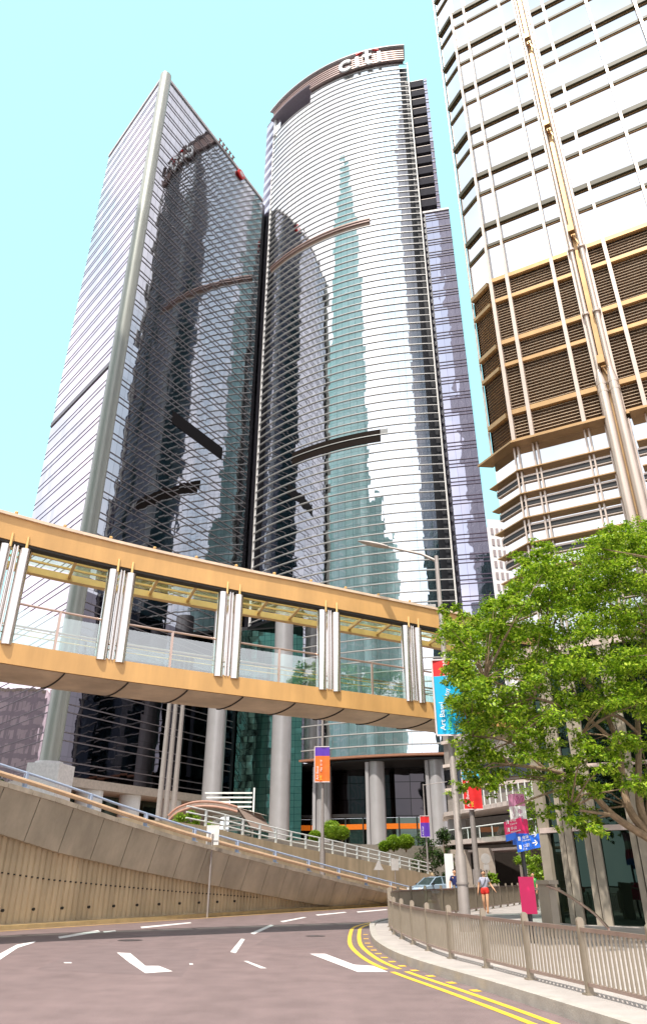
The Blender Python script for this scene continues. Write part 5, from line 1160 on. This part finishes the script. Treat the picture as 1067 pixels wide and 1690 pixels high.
def person(label, x, y, z, h, face, sh, bot, shortleg, pose, hairlen, skirt=False):
    t = thing('person', label, 'person', (x, y, z)); k = h / 1.7; co, si = math.cos(face), math.sin(face)
    def W(a, b, c_): return (x + (a * co - b * si) * k, y + (a * si + b * co) * k, z + c_ * k)   # a forward, b to the left
    J = {}; P_ = pose
    J['pelvis'] = (W(0, 0, .93), (.125, .10)); J['waist'] = (W(0, 0, 1.06), (.115, .085)); J['chest'] = (W(.0, 0, 1.26), (.14, .10)); J['neckb'] = (W(0, 0, 1.42), (.06, .06)); J['neck'] = (W(.01, 0, 1.49), (.048, .05)); J['head'] = (W(.02, 0, 1.58), (.078, .09)); J['crown'] = (W(.01, 0, 1.66), (.06, .065))
    for s_, S in ((1, 'l'), (-1, 'r')):
        J['sh' + S] = (W(0, s_ * .165, 1.38), .058); J['el' + S] = (W(*P_['el' + S]), .046); J['wr' + S] = (W(*P_['wr' + S]), .032)
        wv_ = Vector(P_['wr' + S]) - Vector(P_['el' + S]); wv_.normalize(); hnd = Vector(P_['wr' + S]) + wv_ * .09; J['ha' + S] = (W(*hnd), (.035, .018))
        J['hip' + S] = (W(0, s_ * .095, .86), .10); J['kn' + S] = (W(*P_['kn' + S]), .068); J['ca' + S] = (tuple(Vector(W(*P_['kn' + S])).lerp(Vector(W(*P_['an' + S])), .35)), .066); J['an' + S] = (W(*P_['an' + S]), .044); J['to' + S] = (W(P_['an' + S][0] + .15, P_['an' + S][1], max(.03, P_['an' + S][2] - .05)), .033)
    names = list(J); idx = {n: i for i, n in enumerate(names)}
    E = [('pelvis', 'waist'), ('waist', 'chest'), ('chest', 'neckb'), ('neckb', 'neck'), ('neck', 'head'), ('head', 'crown')]
    for S in 'lr': E += [('chest', 'sh' + S), ('sh' + S, 'el' + S), ('el' + S, 'wr' + S), ('wr' + S, 'ha' + S), ('pelvis', 'hip' + S), ('hip' + S, 'kn' + S), ('kn' + S, 'ca' + S), ('ca' + S, 'an' + S), ('an' + S, 'to' + S)]
    sca = lambda r_, f=1: tuple(q * k * f for q in r_) if isinstance(r_, tuple) else r_ * k * f
    bd = skin_mesh('body', [(J[n][0], sca(J[n][1])) for n in names], [(idx[a], idx[b]) for a, b in E], M_['skin'], t)
    # fingers, nose, ears joined into the body mesh
    fm = MB()
    for s_, S in ((1, 'l'), (-1, 'r')):
        wv_ = (Vector(P_['wr' + S]) - Vector(P_['el' + S])).normalized(); hc = Vector(P_['wr' + S]) + wv_ * .11
        for i, ln in enumerate((.065, .075, .07, .055)): o_ = hc + Vector(((i - 1.5) * .019, 0, 0)); e_ = o_ + wv_ * ln * .6 + Vector((.0, 0, 0)); g_ = e_ + (wv_ + Vector((.0, -s_ * .5, 0))).normalized() * ln * .45; fm.tube([W(*(o_ - wv_ * .03)), W(*e_), W(*g_)], [.0095 * k, .009 * k, .007 * k], 6)
        o_ = Vector(P_['wr' + S]) + wv_ * .05 + Vector((.025, 0, 0)); fm.tube([W(*o_), W(*(o_ + wv_ * .03 + Vector((.03, 0, 0)))), W(*(o_ + wv_ * .065 + Vector((.035, 0, 0))))], [.011 * k, .010 * k, .008 * k], 6)
    fm.tube([W(.095, 0, 1.60), W(.122, 0, 1.565), W(.10, 0, 1.555)], [.008 * k, .014 * k, .01 * k], 6)
    for s_ in (-1, 1): fm.tube([W(.015, s_ * .075, 1.60), W(.01, s_ * .092, 1.575), W(.015, s_ * .08, 1.545)], [.012 * k, .016 * k, .01 * k], 6)
    tmp = fm.build('tmp', M_['skin'], t); bm_ = bmesh.new(); bm_.from_mesh(bd.data); bm_.from_mesh(tmp.data); bm_.to_mesh(bd.data); bm_.free(); bpy.data.objects.remove(tmp)
    fe = MB()
    for s_ in (-1, 1): fe.tube([W(.088, s_ * .03, 1.60), W(.104, s_ * .03, 1.60)], .009 * k, 8)
    fe.tube([W(.095, -.02, 1.525), W(.102, 0, 1.522), W(.095, .02, 1.525)], .006 * k, 6); fe.build('face_details', mat('face_dark', (.12, .03, .03), .5), t)
    # shirt
    Lq = lambda a, b, f: tuple(Vector(a).lerp(Vector(b), f)); js = [(W(0, 0, .89), sca((.15, .125))), (J['waist'][0], sca((.145, .12))), (J['chest'][0], sca((.18, .14))), (W(0, 0, 1.39), sca((.11, .10)))]; es_ = [(0, 1), (1, 2), (2, 3)]
    for S in 'lr': n0 = len(js); js += [(J['sh' + S][0], .066 * k), (Lq(J['sh' + S][0], J['el' + S][0], .72), .056 * k)]; es_ += [(2, n0), (n0, n0 + 1)]
    skin_mesh('shirt', js, es_, sh, t)
    f = .42 if shortleg else 1; js = [(W(0, 0, 1.05), sca((.15, .125))), (J['pelvis'][0], sca((.165, .14)))]; es_ = [(0, 1)]
    for S in 'lr':
        n0 = len(js); js += [(J['hip' + S][0], .13 * k)]; es_ += [(1, n0)]
        if shortleg: js += [(Lq(J['hip' + S][0], J['kn' + S][0], .42), .118 * k)]; es_ += [(n0, n0 + 1)]
        else: js += [(J['kn' + S][0], .085 * k), (Lq(J['kn' + S][0], J['an' + S][0], .95), .058 * k)]; es_ += [(n0, n0 + 1), (n0 + 1, n0 + 2)]
    skin_mesh('shorts' if shortleg else 'trousers', js, es_, bot, t)
    for S in 'lr':
        q = MB(); a = J['an' + S][0]; b = J['to' + S][0]; q.tube([Lq(a, b, -.25), Lq(a, b, .3), Lq(a, b, 1.15)], [.04 * k, .046 * k, .036 * k], 10); q.build('shoe', mat('shoe_tan', (.35, .16, .07), .5) if shortleg else M_['black'], t, smooth=True)
    js = [(W(-.0, 0, 1.685), sca((.075, .085))), (W(-.035, 0, 1.62), sca((.095, .095)))]; es_ = [(0, 1)]
    if hairlen: js += [(W(-.075, 0, 1.50), sca((.055, .05))), (W(-.09, 0, 1.38), sca((.035, .03)))]; es_ += [(1, 2), (2, 3)]
    skin_mesh('hair', js, es_, M_['hair'], t)
    return t, W
walk_ = dict(ell=(-.05, .27, 1.14), wrl=(.04, .42, .95), elr=(-.04, -.26, 1.12), wrr=(.02, -.30, .87), knl=(.10, .09, .50), anl=(.10, .07, .09), knr=(.02, -.09, .49), anr=(-.16, -.08, .12))
stand_ = dict(ell=(0, .24, 1.12), wrl=(.05, .26, .88), elr=(-.02, -.24, 1.12), wrr=(.03, -.26, .88), knl=(.04, .09, .49), anl=(.0, .10, .08), knr=(.06, -.09, .50), anr=(.10, -.09, .08))
wx, wy = 7.15, 36.8
tw, Ww = person('woman in grey tee shirt and red shorts walking on the pavement', wx, wy, .14, 1.66, R(252), mat('grey_tee', (.42, .42, .52), .8), mat('red_shorts', (.72, .03, .02), .7), True, walk_, True)
sb = MB(); sb.tube([Ww(.13, .10, 1.40), Ww(.15, .02, 1.2), Ww(.13, -.14, 1.0)], .012, 6); sb.build('bag_strap', M_['black'], tw)
person('man in navy shirt and blue jeans half hidden by the tall lamp pole', .1590 * 38.3, 38.3, .14, 1.72, R(285), mat('navy_shirt', (.012, .018, .10), .8), mat('jeans', (.10, .17, .28), .8), False, stand_, False)
s = s_of(706, 1150); bp_, _ = npt(s, 1.1)
person('person in grey clothes crossing the footbridge near its right end', bp_[0], bp_[1], 7.2, 1.7, R(215), mat('grey_clothes', (.25, .25, .28), .8), mat('dark_trousers', (.06, .06, .08), .8), False, walk_, False)
person('person in green top mostly hidden behind the magenta box', .2545 * 40, 40, .14, 1.6, R(200), mat('green_top', (.02, .35, .08), .8), M_['black'], False, stand_, False)
